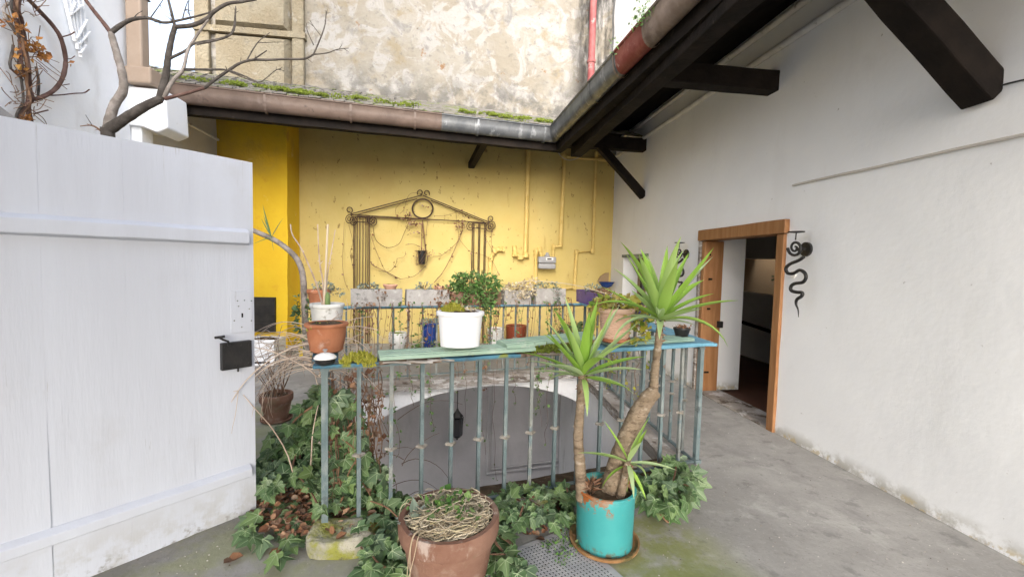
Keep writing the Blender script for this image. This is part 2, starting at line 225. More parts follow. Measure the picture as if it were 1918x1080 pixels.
# ------------------------------------------------------------------ mesh helpers
class MB:
    def __init__(s): s.v = []; s.f = []; s.m = []
    def add(s, vs, fs, mi=0):
        o = len(s.v); s.v += [V(q) for q in vs]; s.f += [tuple(i+o for i in q) for q in fs]; s.m += [mi]*len(fs); return s
    def box(s, a, b, mi=0):
        x0, x1 = sorted((a[0], b[0])); y0, y1 = sorted((a[1], b[1])); z0, z1 = sorted((a[2], b[2]))
        return s.add([(x0,y0,z0),(x1,y0,z0),(x1,y1,z0),(x0,y1,z0),(x0,y0,z1),(x1,y0,z1),(x1,y1,z1),(x0,y1,z1)],
                     [(0,3,2,1),(4,5,6,7),(0,1,5,4),(1,2,6,5),(2,3,7,6),(3,0,4,7)], mi)
    def beam(s, a, b, w, h, upv=(0,0,1), mi=0, seg=1, wob=0.):           # box along a-b, w across, h along up
        a, b = V(a), V(b); d = (b-a).normalized(); sd = d.cross(V(upv)).normalized(); u = sd.cross(d).normalized()
        vs = []; fs = []
        for k in range(seg+1):
            c = a.lerp(b, k/seg)
            for sx, sz in ((-1,-1),(1,-1),(1,1),(-1,1)):
                q = c + sd*(sx*w/2) + u*(sz*h/2)
                if wob: q += noise.noise_vector(q*3.1)*wob + noise.noise_vector(q*11.)*wob*.4
                vs.append(q)
        for k in range(seg):
            o = 4*k
            for i in range(4): fs.append((o+i, o+(i+1)%4, o+4+(i+1)%4, o+4+i))
        fs += [(3,2,1,0), (4*seg, 4*seg+1, 4*seg+2, 4*seg+3)]
        return s.add(vs, fs, mi)
    def tube(s, pts, r, n=6, mi=0, caps=True):
        pts = [V(p) for p in pts]; K = len(pts)
        rs = r if isinstance(r, (list, tuple)) else [r]*K
        vs = []; fs = []; prev = None
        for k, p in enumerate(pts):
            d = (pts[min(k+1,K-1)]-pts[max(k-1,0)])
            d = d.normalized() if d.length > 1e-9 else V((0,0,1))
            if prev is None: a = d.orthogonal().normalized()
            else:
                a = prev - d*prev.dot(d); a = a.normalized() if a.length > 1e-6 else d.orthogonal().normalized()
            prev = a; bb = d.cross(a)
            for i in range(n):
                t = 2*math.pi*i/n; vs.append(p + (a*math.cos(t)+bb*math.sin(t))*rs[k])
        for k in range(K-1):
            for i in range(n):
                j = (i+1) % n; fs.append((k*n+i, k*n+j, (k+1)*n+j, (k+1)*n+i))
        if caps: fs += [tuple(range(n-1,-1,-1)), tuple((K-1)*n+i for i in range(n))]
        return s.add(vs, fs, mi)
    def lathe(s, c, prof, n=32, mi=0, sx=1., sy=1., wob=0., flute=0, fd=0., cap=True):          # prof: (radius, z)
        c = V(c); vs = []; fs = []
        for r, z in prof:
            for i in range(n):
                t = 2*math.pi*i/n; rr = r*(1 + wob*noise.noise(V((math.cos(t)*2, math.sin(t)*2, z*7+c.x*9))))
                if flute: rr *= 1 + fd*math.cos(flute*t)
                vs.append(c + V((rr*math.cos(t)*sx, rr*math.sin(t)*sy, z)))
        for k in range(len(prof)-1):
            for i in range(n):
                j = (i+1) % n; fs.append((k*n+i, k*n+j, (k+1)*n+j, (k+1)*n+i))
        if cap and prof[0][0] > 1e-6: fs.append(tuple(range(n-1,-1,-1)))
        if cap and prof[-1][0] > 1e-6: fs.append(tuple((len(prof)-1)*n+i for i in range(n)))
        return s.add(vs, fs, mi)
    def prism(s, poly, ext, mi=0):                                        # flat polygon extruded by a vector
        n = len(poly); ext = V(ext)
        vs = [V(p) for p in poly] + [V(p)+ext for p in poly]
        return s.add(vs, [tuple(range(n-1,-1,-1)), tuple(range(n,2*n))] + [(i,(i+1)%n,n+(i+1)%n,n+i) for i in range(n)], mi)
    def grid(s, fn, nu, nv, mi=0):
        vs = [fn(i/nu, j/nv) for j in range(nv+1) for i in range(nu+1)]
        return s.add(vs, [(j*(nu+1)+i, j*(nu+1)+i+1, (j+1)*(nu+1)+i+1, (j+1)*(nu+1)+i) for j in range(nv) for i in range(nu)], mi)
    def put(s, src, mat, mi_off=0):
        o = len(s.v); s.v += [mat @ q for q in src.v]; s.f += [tuple(i+o for i in q) for q in src.f]; s.m += [i+mi_off for i in src.m]; return s
    def mesh(s, name, mats, off=V((0,0,0)), smooth=None, fix=True):
        me = bpy.data.meshes.new(name); me.from_pydata([q-off for q in s.v], [], s.f)
        for mm in (mats if isinstance(mats, (list, tuple)) else [mats]): me.materials.append(MATS[mm])
        me.polygons.foreach_set('material_index', s.m)
        if fix:
            bm = bmesh.new(); bm.from_mesh(me); bmesh.ops.recalc_face_normals(bm, faces=bm.faces); bm.to_mesh(me); bm.free()
        if smooth is not None:
            me.polygons.foreach_set('use_smooth', [True]*len(me.polygons))
            if smooth < 180: me.set_sharp_from_angle(angle=R(smooth))
        me.update(); return me

OFF = {}
def thing(name, loc, label, cat, group=None):
    o = bpy.data.objects.new(name, None); COL.objects.link(o); o.location = V(loc); o.empty_display_size = .1
    o['label'] = label; o['category'] = cat
    if group: o['group'] = group
    OFF[o.name] = V(loc); return o
def part(name, mb, mats, parent, smooth=None, bevel=0., kind=None, label=None, fix=True):
    off = OFF[parent.name]
    o = bpy.data.objects.new(name, mb.mesh(name, mats, off, smooth, fix)); COL.objects.link(o); o.parent = parent
    OFF[o.name] = off
    if bevel: addbevel(o, bevel)
    if kind: o['kind'] = kind
    if label: o['label'] = label
    return o
def solo(name, mb, mats, label, cat, loc=None, smooth=None, bevel=0., group=None, kind=None, fix=True):
    if loc is None:
        xs = [q.x for q in mb.v]; ys = [q.y for q in mb.v]; zs = [q.z for q in mb.v]
        loc = ((min(xs)+max(xs))/2, (min(ys)+max(ys))/2, min(zs))
    loc = V(loc)
    o = bpy.data.objects.new(name, mb.mesh(name, mats, loc, smooth, fix)); COL.objects.link(o); o.location = loc; OFF[o.name] = loc
    if label: o['label'] = label
    if cat: o['category'] = cat
    if group: o['group'] = group
    if kind: o['kind'] = kind
    if bevel: addbevel(o, bevel)
    return o
def struct(name, mb, mats, smooth=None): return solo(name, mb, mats, None, None, kind='structure', smooth=smooth)
def addbevel(o, w):
    b = o.modifiers.new('bevel', 'BEVEL'); b.width = w; b.segments = 2; b.limit_method = 'ANGLE'; b.angle_limit = R(40)
def inst(name, me, parent, loc, rot=None, scale=1.):                      # a piece sharing mesh data, placed in world space
    o = bpy.data.objects.new(name, me); COL.objects.link(o); o.parent = parent
    o.location = V(loc) - OFF[parent.name]
    if rot is not None: o.rotation_mode = 'QUATERNION'; o.rotation_quaternion = rot
    o.scale = (scale,)*3 if isinstance(scale, (int, float)) else scale
    OFF[o.name] = OFF[parent.name]; return o
rnd = random.uniform
def jit(a): return V((rnd(-a,a), rnd(-a,a), rnd(-a,a)))
def crom(pts, sub=6):                                                      # smooth a polyline
    pts = [V(p) for p in pts]
    if len(pts) < 3: return pts
    out = []
    P = [pts[0]*2-pts[1]] + pts + [pts[-1]*2-pts[-2]]
    for i in range(1, len(P)-2):
        for k in range(sub):
            t = k/sub; a, b, c, d = P[i-1:i+3]
            out.append(.5*((2*b)+(c-a)*t+(2*a-5*b+4*c-d)*t*t+(3*b-a-3*c+d)*t**3))
    return out + [pts[-1]]
def taper(r0, r1, n): return [r0+(r1-r0)*k/(n-1) for k in range(n)]

# uneven plaster wall with openings, in the plane (o, uvec, up); nrm points to the viewer's side, thickness goes the other way
def wall(o, uv, U0, U1, Z0, Z1, nrm, holes=(), thick=.5, step=.18, amp=.008, arch=None):
    o, uv, nrm = V(o), V(uv).normalized(), V(nrm).normalized()
    def cuts(lo, hi, extra):
        c = sorted(set([lo, hi]+[e for e in extra if lo < e < hi])); r = []
        for a, b in zip(c, c[1:]):
            n = max(1, int((b-a)/step)); r += [a+(b-a)*k/n for k in range(n)]
        return r+[hi]
    us = cuts(U0, U1, [h[0] for h in holes]+[h[1] for h in holes]); zs = cuts(Z0, Z1, [h[2] for h in holes]+[h[3] for h in holes])
    inh = lambda u, z: any(h[0] < u < h[1] and h[2] < z < h[3] for h in holes)
    mb = MB(); idx = {}
    def vert(i, j, k):
        if (i,j,k) not in idx:
            p = o + uv*us[i] + V((0,0,zs[j]))
            p = p + nrm*(noise.noise(p*1.7)*amp + noise.noise(p*5.)*amp*.4) if k == 0 else p - nrm*thick
            if k == 0: p += uv*noise.noise(p*4.+V((9,3,1)))*amp*.5
            idx[(i,j,k)] = len(mb.v); mb.v.append(p)
        return idx[(i,j,k)]
    NI, NJ = len(us)-1, len(zs)-1
    solid = lambda i, j: 0 <= i < NI and 0 <= j < NJ and not inh((us[i]+us[i+1])/2, (zs[j]+zs[j+1])/2)
    for i in range(NI):
        for j in range(NJ):
            if not solid(i, j): continue
            for k in (0, 1): mb.f.append((vert(i,j,k), vert(i+1,j,k), vert(i+1,j+1,k), vert(i,j+1,k))); mb.m.append(0)
            for (di, dj, a, b) in ((-1,0,(i,j),(i,j+1)), (1,0,(i+1,j),(i+1,j+1)), (0,-1,(i,j),(i+1,j)), (0,1,(i,j+1),(i+1,j+1))):
                if not solid(i+di, j+dj):
                    mb.f.append((vert(*a,0), vert(*b,0), vert(*b,1), vert(*a,1))); mb.m.append(0)
    return mb

# ------------------------------------------------------------------ setting: floor with the light well
XW, YB = 3.04, 8.25                            # right house wall, back wall
RA, RB, RC, RD = V((-.71,2.40,0)), V((1.85,3.02,0)), V((1.94,6.32,0)), V((-1.56,5.48,0))      # railing corners round the light well
HA, HB, HC, HD = V((-.58,2.66,0)), V((1.76,3.22,0)), V((1.86,6.18,0)), V((-1.38,5.40,0))      # edge of the opening
def floor_patch(mb, a, b, c, d, n=14):
    a, b, c, d = map(V, (a, b, c, d))
    mb.grid(lambda u, v: a.lerp(b, u).lerp(d.lerp(c, u), v), n, n)
fl = MB(); O = [V((-5,-5,0)), V((3.36,-5,0)), V((3.36,8.5,0)), V((-5,8.5,0))]
for p, q, a, b in ((O[0],O[1],HB,HA), (O[1],O[2],HC,HB), (O[2],O[3],HD,HC), (O[3],O[0],HA,HD)): floor_patch(fl, p, q, a, b)
for q in fl.v: q.z = min(0, noise.noise(q*.9)*.004-.002)
floor = struct('courtyard_floor', fl, 'concrete', smooth=180)
# light well: side walls, lower floor and the vaulted room behind the arch
WZ = -3.1
def vwall(a, b, z0, z1, th, out, mat, name):
    mb = MB(); a, b, out = V(a), V(b), V(out).normalized()
    def fn(u, v):
        p = a.lerp(b, u); p.z = z0+(z1-z0)*v; return p + out*(noise.noise(p*2.)*.012)
    mb.grid(fn, 14, 14); mb.grid(lambda u, v: V((a.lerp(b,u).x, a.lerp(b,u).y, z0+(z1-z0)*v))-out*th, 2, 2)
    return struct(name, mb, mat, smooth=60)
vwall(HB, HC+(HC-HB)*.45, WZ, -.10, .3, (-1,0,0), 'well_plaster', 'wall_well_right')
vwall(HD, HA, WZ, -.02, .3, (1,0,0), 'well_plaster', 'wall_well_left')
vwall(HA, HB, WZ, -.02, .3, (0,1,0), 'well_plaster', 'wall_well_front')
bd = (HC-HD).normalized(); bn = V((-bd.y, bd.x, 0)); bl = (HC-HD).length        # bn points away from the camera
aw = MB(); NA = 44
def arch_z(s):
    x = (s - bl*.545)/(bl*.60)
    return -.15 - 1.15*(1-math.sqrt(max(0, 1-min(1, abs(x))**2*.96))) if abs(x) < 1 else None
S = [bl*k/NA for k in range(NA+1)]
for off_ in (0, .35):
    vs = []; fs = []
    for s in S:
        p = HD + bd*s + bn*off_; za = arch_z(s)
        for z in (-.10, za if za is not None else WZ):
            q = V((p.x, p.y, z + (noise.noise(V((s*3,0,0)))*.012 if za is not None and z == za else 0))); vs.append(q + bn*noise.noise(q*3)*.01)
    for k in range(NA):
        fs.append((2*k, 2*k+2, 2*k+3, 2*k+1))
    aw.add(vs, fs)
n0 = 2*(NA+1)
for k in range(NA): aw.f.append((2*k+1, 2*k+3, n0+2*k+3, n0+2*k+1)); aw.m.append(0)
struct('wall_arch', aw, 'well_plaster', smooth=40)
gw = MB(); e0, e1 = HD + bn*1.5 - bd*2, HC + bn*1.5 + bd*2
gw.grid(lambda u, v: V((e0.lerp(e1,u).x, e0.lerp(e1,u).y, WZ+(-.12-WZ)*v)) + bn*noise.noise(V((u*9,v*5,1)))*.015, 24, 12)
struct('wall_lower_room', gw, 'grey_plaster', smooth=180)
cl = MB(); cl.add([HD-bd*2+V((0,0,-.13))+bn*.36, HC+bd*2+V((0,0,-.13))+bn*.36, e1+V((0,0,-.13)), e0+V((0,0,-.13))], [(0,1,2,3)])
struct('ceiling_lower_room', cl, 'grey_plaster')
lf = MB(); lf.add([(-4,2,WZ),(4,2,WZ),(4,9,WZ),(-4,9,WZ)], [(0,1,2,3)]); struct('floor_lower_yard', lf, 'concrete')
# timber edge beams round the opening
for a, b, nm, lab in ((HC, HD, 'edge_beam', 'cracked whitewashed timber beam along the gallery edge above the arch'),
                      (HB-(HC-HB)*.02, HC+(HC-HB)*.02, 'edge_beam', 'splintered timber beam along the passage edge of the light well')):
    mb = MB(); out = V((0,0,0)); mb.beam(a+V((0,0,-.052)), b+V((0,0,-.052)), .15, .115, seg=40, wob=.016)
    solo(nm, mb, 'old_timber', lab, 'beam', smooth=50, group='timber beams round the light well')

# ------------------------------------------------------------------ walls
DY0, DY1, DH = 3.66, 5.03, 1.99
NY0, NY1, NZ0, NZ1 = 6.62, 7.62, .80, 1.72
rw = wall((XW,0,0), (0,1,0), -5, YB, 0, 4.6, (-1,0,0), [(DY0,DY1,-.01,DH), (NY0,NY1,NZ0,NZ1)], .58, .15, .010)
rwall = solo('white_house_wall', rw, 'white_wall', 'white plastered house wall with the open wooden doorway', 'wall', smooth=40)
bw = wall((0,YB,0), (1,0,0), -4.2, XW+.3, -.02, 4.28, (0,-1,0), (), .4, .2, .012)
solo('yellow_wall', bw, 'yellow_wall', 'faded yellow plastered back wall carrying the iron pediment', 'wall', smooth=40)
chm = MB()
def chf(x0, x1, y0, y1):
    for a, b in (((x0,y1),(x0,y0)), ((x0,y0),(x1,y0)), ((x1,y0),(x1,y1))):
        A, B = V((*a,0)), V((*b,0)); n = V((B.y-A.y, A.x-B.x, 0)).normalized()
        chm.grid(lambda u, v: V((A.lerp(B,u).x, A.lerp(B,u).y, 4.1*v)) + V((noise.noise(V((A.lerp(B,u).x*2, v*6, A.lerp(B,u).y*2))),)*2+(0,))*.02, 10, 26)
chf(-3.98, -2.87, 7.70, YB+.05)
bm_ = bmesh.new
chim = thing('chimney_breast', (-3.4,7.9,0), 'bright yellow chimney breast standing out from the back wall', 'chimney breast')
part('body', chm, 'chimney_yellow', chim, smooth=60)
# iron flue hatch in the chimney breast
h0, h1 = gy(474,556,7.68), gy(517,621,7.68)
mb = MB(); mb.box((h0.x-.25,7.64,h1.z), (h1.x,7.72,h0.z)); ht = part('hatch', mb, 'black_iron', chim, bevel=.006)
for f_ in (.24, .76):
    mb = MB(); zz = h1.z+(h0.z-h1.z)*f_; mb.box((h0.x-.25,7.632,zz-.012), (h1.x-.01,7.64,zz+.012)); part('strap', mb, 'black_iron', ht)
mb = MB(); mb.box((h1.x-.10,7.60,(h0.z+h1.z)/2-.015), (h1.x+.02,7.638,(h0.z+h1.z)/2+.015)); part('latch', mb, 'black_iron', ht)
lw = wall((-3.85,0,0), (0,1,0), -5, 5.66, 0, 11, (1,0,0), (), .5, .22, .012)
solo('white_neighbour_wall', lw, 'left_white', 'tall white plastered wall with climbing plants behind the gate', 'wall', smooth=40)
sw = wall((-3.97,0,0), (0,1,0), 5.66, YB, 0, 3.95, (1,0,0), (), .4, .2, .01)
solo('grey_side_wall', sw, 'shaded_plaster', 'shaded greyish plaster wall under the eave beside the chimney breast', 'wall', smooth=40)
mb = MB(); mb.tube([gx(322,215,-3.95), gx(412,264,-3.95)], .022, 6); solo('wall_trim', mb, 'pipe_white', 'thin slanting trim strip on the grey side wall', 'trim')
# white pillar with corbel
pil = thing('pillar', (-3.8,5.75,0), 'white pillar with projecting corbel at the left end of the gutter', 'pillar')
mb = MB(); mb.beam((-3.86,5.78,0), (-3.86,5.78,3.1), .22, .2, upv=(0,1,0), seg=12, wob=.01); part('shaft', mb, 'left_white', pil, smooth=50, bevel=.01)
mb = MB(); c0 = gy(248,170,5.70); c1 = gy(322,243,5.70)
prof = [(c0.x-.08,3.08),(c0.x+.15,3.06),(c1.x-.12,3.0),(c1.x,3.06),(c1.x-.02,3.50),(c0.x-.08,3.52)]
mb.prism([(x,5.62,z) for x, z in prof], (0,.42,0)); part('corbel', mb, 'left_white', pil, bevel=.02)

# tall weathered building behind the gallery roof
xl = gy(366,60,8.30).x; xr = gy(1147,60,8.30).x
far = thing('weathered_building', ((xl+xr)/2,8.5,4.2), 'tall building with stained peeling plaster rising above the gallery roof', 'building')
fm = wall((0,8.32,0), (1,0,0), xl, xr, 3.4, 12, (0,-1,0), (), .9, .12, .035); part('wall', fm, 'weathered', far, smooth=60)
q0, q1 = gy(400,60,8.28).x, gy(546,60,8.28).x
def quoin(z0, z1, x0=q0, x1=q1):
    mb = MB(); c = .09
    mb.add([(x0,8.34,z0),(x1,8.34,z0),(x1,8.34,z1),(x0,8.34,z1),(x0+c,8.17,z0+c),(x1-c,8.17,z0+c),(x1-c,8.17,z1-c),(x0+c,8.17,z1-c)],
           [(4,5,6,7),(0,1,5,4),(1,2,6,5),(2,3,7,6),(3,0,4,7)]); part('quoin', mb, 'quoin_plaster', far)
zj = gy(470,62,8.28).z
for k in range(-1, 5): quoin(zj+1.25*k+.03, zj+1.25*(k+1)-.03)
for k in range(0, 5): mb = MB(); mb.box((xl+.01,8.2,zj+1.25*k-.05),(q1+.25,8.33,zj+1.25*k+.05)); part('joint_band', mb, 'quoin_plaster', far)
mb = MB(); mb.box((xl+.005,8.24,3.9),(q0-.06,8.335,12)); part('corner_strip', mb, 'quoin_plaster', far, bevel=.02)
mb = MB(); mb.box((q1+.02,8.22,3.9),(q1+.22,8.335,12)); part('corner_strip', mb, 'quoin_plaster', far, bevel=.03)
fw_ = wall((0,8.2,0), (1,0,0), xr+.0, 6, 3.6, 12, (0,-1,0), (), .5, .15, .03)
solo('white_roughcast_building', fw_, 'far_white', 'whitish roughcast wall rising beyond the red downpipe', 'building', smooth=60)
rp = [gy(1109,-60,8.12), gy(1107,140,8.12)]; rp[1].z = 4.3
mb = MB(); d0 = V((rp[1].x, rp[1].y, 12)); mb.tube([rp[1], d0], .065, 12)
dp = solo('red_downpipe', mb, 'pipe_red', 'faded red rainwater downpipe on the dark stained building corner', 'downpipe', smooth=40)
for z in (5.4, 7.2): mb = MB(); mb.lathe((rp[1].x, rp[1].y, z), [(.075,0),(.08,.01),(.08,.05),(.075,.06)], 14); c_ = part('pipe_clip', mb, 'pipe_red', dp)

# ------------------------------------------------------------------ gallery roof
LIP = 3.70
G0, G1, G2 = V((-3.98,5.90,LIP)), V((1.40,6.69,LIP)), V((1.52,2.0,LIP)); G2 = G1 + (V((1.60,3.0,LIP))-G1)*1.9
gd, gd2 = (G1-G0).normalized(), (G2-G1).normalized()
gn, gn2 = V((-gd.y, gd.x, 0)), V((-gd2.y, gd2.x, 0))
if gn.y < 0: gn = -gn
if gn2.x < 0: gn2 = -gn2
GW, GDp = .19, .21
def gsec(p, n):
    out = [p + V((0,0,.012)) - n*.012]
    for k in range(11):
        t = math.pi*k/10; out.append(p + n*(GW/2*(1-math.cos(t))) + V((0,0,-GDp*math.sin(t)**.75)))
    return out
miter = (gn + gn2); miter = miter/ (1+gn.dot(gn2))
def gut(mb, ps):
    rows = [gsec(p, n) for p, n in ps]; k = len(rows[0])
    inner = [[q + V((0,0,.006)) for q in r] for r in rows]
    for rr in (rows, inner):
        mb.add([q for r in rr for q in r], [(i*k+j, i*k+j+1, (i+1)*k+j+1, (i+1)*k+j) for i in range(len(rr)-1) for j in range(k-1)])
    mb.tube([p + V((0,0,.006)) for p, n in ps], .012, 8)
gut_root = thing('rain_gutter', G1-V((0,0,.2)), 'half round metal rain gutter along the gallery eaves, brown, zinc and red lengths', 'gutter')
def gl(t): return G0.lerp(G1, t)
def gr(t): return G1.lerp(G2, t)
def gpt(t, side): return ((gl(t), gn) if side == 0 else (gr(t), gn2)) if not ((side == 0 and t >= 1) or (side == 1 and t <= 0)) else (G1, miter)
for side, t0, t1, mt in ((0,0,.69,'gutter_brown'), (0,.69,1,'gutter_zinc'), (1,0,.345,'gutter_zinc'), (1,.345,.425,'gutter_red'), (1,.425,1.,'gutter_tan')):
    mb = MB(); gut(mb, [gpt(t0+(t1-t0)*k/4, side) for k in range(5)]); part('gutter_length', mb, mt, gut_root, smooth=50)
for side, ts in ((0,(.02,.265,.46,.62,.79,.985)), (1,(.02,.10,.24,.34,.43,.62))):
    for t in ts:
        p, n = gpt(t, side); d = gd if side == 0 else gd2; mb = MB()
        sec = [c + V((0,0,-.006)) for c in gsec(p, n)]; m0 = p + n*GW/2
        sec = [m0 + (c-m0)*1.06 for c in sec]; k = len(sec)
        mb.add([c - d*.014 for c in sec] + [c + d*.014 for c in sec], [(j, j+1, k+j+1, k+j) for j in range(k-1)])
        part('joint_band', mb, 'gutter_zinc' if (side == 0 and t > .69) or side == 1 and t < .3 else 'gutter_brown' if side == 0 else 'gutter_tan', gut_root)
# brown downpipe rising at the left end
pb = thing('brown_downpipe', (-3.72,5.6,3.5), 'flat brown rainwater pipe rising beside the white neighbour wall', 'downpipe')
b0, b1 = gy(246,90,5.62), gy(272,90,5.62)
mb = MB(); mb.box((b0.x-.02,5.56,3.62), (b1.x,5.70,11)); part('pipe', mb, 'pipe_brown', pb, bevel=.02)
mb = MB(); mb.box((b0.x-.03,5.54,3.53), (b1.x+.10,5.78,3.72)); part('hopper', mb, 'pipe_brown', pb, bevel=.02)
mb = MB(); mb.box((b0.x-.03,5.548,4.52), (b1.x+.012,5.71,4.535)); part('strap', mb, 'black_iron', pb)

# eave beams, soffit, purlin, ties, braces
roof = thing('gallery_roof', (0,7.3,3.4), 'low mossy gallery roof with dark timber underside and zinc eaves', 'roof')
eb0, eb1 = G0 + gn*.22, G1 + miter*.22; eb2 = G2 + gn2*.22
for a, b in ((eb0 - gd*1., eb1 + gd*.05), (eb1, eb2)):
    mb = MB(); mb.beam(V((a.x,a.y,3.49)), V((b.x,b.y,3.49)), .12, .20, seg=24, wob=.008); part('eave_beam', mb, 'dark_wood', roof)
# soffit boards
nb = 7
for k in range(nb):
    f0, f1 = k/nb, (k+1)/nb
    a0 = eb0.lerp(V((-4.9,8.3,LIP)), f0); a1 = eb1.lerp(V((XW,8.3,LIP)), f0); c0_ = eb0.lerp(V((-4.9,8.3,LIP)), f1); c1_ = eb1.lerp(V((XW,8.3,LIP)), f1)
    mb = MB(); pl = [V((q.x,q.y,3.59+zz)) for q, zz in ((a0,.75*f0), (a1,.6*f0), (c1_.lerp(a1,.03),.6*f1-.006), (c0_.lerp(a0,.03),.75*f1-.006))]
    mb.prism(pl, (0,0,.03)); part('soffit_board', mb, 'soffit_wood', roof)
    a0 = eb1.lerp(V((XW,8.3,0)), f0); a1 = eb2.lerp(V((XW+.05,eb2.y,0)), f0); c0_ = eb1.lerp(V((XW,8.3,0)), f1); c1_ = eb2.lerp(V((XW+.05,eb2.y,0)), f1)
    mb = MB(); z = 3.60 + .42*f0 + .015; z1 = 3.60 + .42*f1 + .015
    pl = [V((q.x,q.y,zz)) for q, zz in ((a0,z), (a1,z), (c1_.lerp(a1,.03),z1-.012), (c0_.lerp(a0,.03),z1-.012))]
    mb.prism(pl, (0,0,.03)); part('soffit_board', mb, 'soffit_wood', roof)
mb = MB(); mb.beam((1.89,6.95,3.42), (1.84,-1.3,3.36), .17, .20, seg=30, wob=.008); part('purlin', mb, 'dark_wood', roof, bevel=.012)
mb = MB(); mb.beam((1.75,6.88,3.56), (XW+.02,6.88,3.56), .15, .20, seg=8, wob=.005); part('tie_beam', mb, 'dark_wood', roof, bevel=.01)
mb = MB(); mb.beam((1.82,3.99,3.40), (XW+.02,3.95,3.375), .16, .19, seg=8, wob=.005); part('tie_beam', mb, 'dark_wood', roof, bevel=.01)
def brace(a, b, w, h): m_ = MB(); m_.beam(a, b, w, h, upv=(0,0,1), seg=10, wob=.006); return part('brace', m_, 'dark_wood', roof, bevel=.012)
brace((2.26,6.86,3.50), (XW+.01,6.86,2.72), .13, .12)
e_ = gx(1845,175,XW); t_ = gy(1655,-40,e_.y+.05); brace(t_+(t_-e_)*.6, e_+(e_-t_)*.02, .17, .17)
brace((.40,6.80,3.50), (.22,8.27,3.40), .12, .12)
# shingles of the back slope
sh = MB(); PITCH = math.tan(R(23)); rows = 17
for r_ in range(rows):
    yoff = r_*.125; x = -7.2 + (r_%2)*.07
    while x < 3.0:
        w = rnd(.12,.17); ye = G0.y+(x-G0.x)*(G1.y-G0.y)/(G1.x-G0.x) + .05 + yoff
        if ye < 8.3:
            z0 = LIP+.03+(yoff)*PITCH; j = rnd(-.006,.012)
            a = V((x,ye,z0+.02+j)); b = V((x,ye+.19,z0+.012+.19*PITCH+j))
            sh.add([a,a+V((w-.006,.006,0)),b+V((w-.006,0,0)),b,a-V((0,0,.018)),a+V((w-.006,.006,-.018))], [(0,1,2,3),(4,5,1,0),(4,0,3),(5,2,1)])
        x += w
part('shingles', sh, 'shingle', roof, kind='stuff', fix=False)
mb = MB(); mb.add([V((-7.3,5.45,LIP)), V((XW,6.9,LIP)), V((XW,8.35,LIP+1.5*PITCH-.02)), V((-7.3,8.35,LIP+2.6*PITCH-.02))], [(0,1,2,3)]); part('roof_deck', mb, 'dark_wood', roof)
mb = MB(); mb.add([eb1+V((0,0,.0)), eb2+V((0,0,.0)), V((XW,eb2.y,4.45)), V((XW,8.3,4.45))], [(0,1,2,3)]); part('roof_deck', mb, 'shingle', roof)
rs = MB(); pc = gy(286,128,8.0)
rs.lathe((pc.x,8.0,pc.z-.25), [(.16,0),(.19,.08),(.15,.2),(.05,.27),(0,.28)], 12, wob=.3); solo('ridge_stone', rs, 'stone', 'rounded grey stone on the verge of the mossy roof', 'stone', smooth=60)
def mossclump(mb, c, rx, ry, rz, n=26, b=.02):                            # tuft of short blades and small lumps
    for _ in range(n):
        t = rnd(0,2*math.pi); q = math.sqrt(rnd(0,1)); p = V(c)+V((rx*q*math.cos(t), ry*q*math.sin(t), rz*(1-q*q)*rnd(.4,1)))
        s = rnd(.6,1.4)*b; d1 = jit(1); d1.z = abs(d1.z)+.6; d1.normalize(); sd_ = d1.orthogonal().normalized()*s*.45
        mb.add([p-sd_, p+sd_, p+d1*s*1.3], [(0,1,2)]); sd2 = d1.cross(sd_)
        mb.add([p-sd2, p+sd2, p+d1*s*1.2], [(0,1,2)])
mo = MB()
for k in range(150):
    x = rnd(-3.6,1.5); w_ = 1. if -3. < x < -1.9 or .4 < x else .35
    if rnd(0,1) > w_: continue
    ye = G0.y+(x-G0.x)*(G1.y-G0.y)/(G1.x-G0.x); yo = rnd(.05,.5)
    mossclump(mo, (x,ye+yo,LIP+.05+yo*PITCH), rnd(.05,.11), rnd(.04,.08), .03, 34, .022)
part('moss', mo, 'moss', roof, kind='stuff', fix=False)
mo = MB()                                                                  # weeds growing in the right gutter
for px, py, n_ in ((1205,22,90), (1192,40,40), (1155,90,40)):
    p = gz(px, py, LIP+.02)
    for _ in range(n_):
        s = rnd(.015,.03); q = p+V((rnd(-.05,.06), rnd(-.12,.12), rnd(-.08,.10))); d1 = jit(1).normalized(); sd_ = d1.orthogonal().normalized()*s*.5
        mo.add([q, q+d1*s*.6+sd_, q+d1*s*1.4, q+d1*s*.6-sd_], [(0,1,2,3)])
solo('gutter_weeds', mo, 'bush_leaf', 'small green weeds sprouting from the tan gutter length', 'weeds', fix=False)
# unseen timber ceiling behind the camera, added to shade gate and front floor
mb = MB()
for k in range(8): x0_ = -3.84+k*.64; mb.box((x0_,-5,3.30+.004*(k%2)), (x0_+.63,.75,3.36+.004*(k%2)))
for k in range(4): mb.box((-3.84,-4.6+k*1.7,3.16), (1.28,-4.46+k*1.7,3.295))
struct('ceiling_added_shade', mb, 'old_timber')
# pipes along the wall head
for zz, X_, lab in ((3.915,2.985,'upper white pipe running along the wall head under the dark soffit'), (3.665,2.995,'lower white pipe running along the wall head below the ledge')):
    mb = MB(); pts = [V((X_, YB-.05-k*.6, zz + rnd(-.006,.006))) for k in range(23)]; mb.tube(pts, .034, 10)
    for k in range(2,22,4): mb.tube([pts[k]-V((0,.025,0)), pts[k]+V((0,.025,0))], .042, 10)
    solo('wall_pipe', mb, 'pipe_white', lab, 'pipe', smooth=50, group='pipes along the wall head')

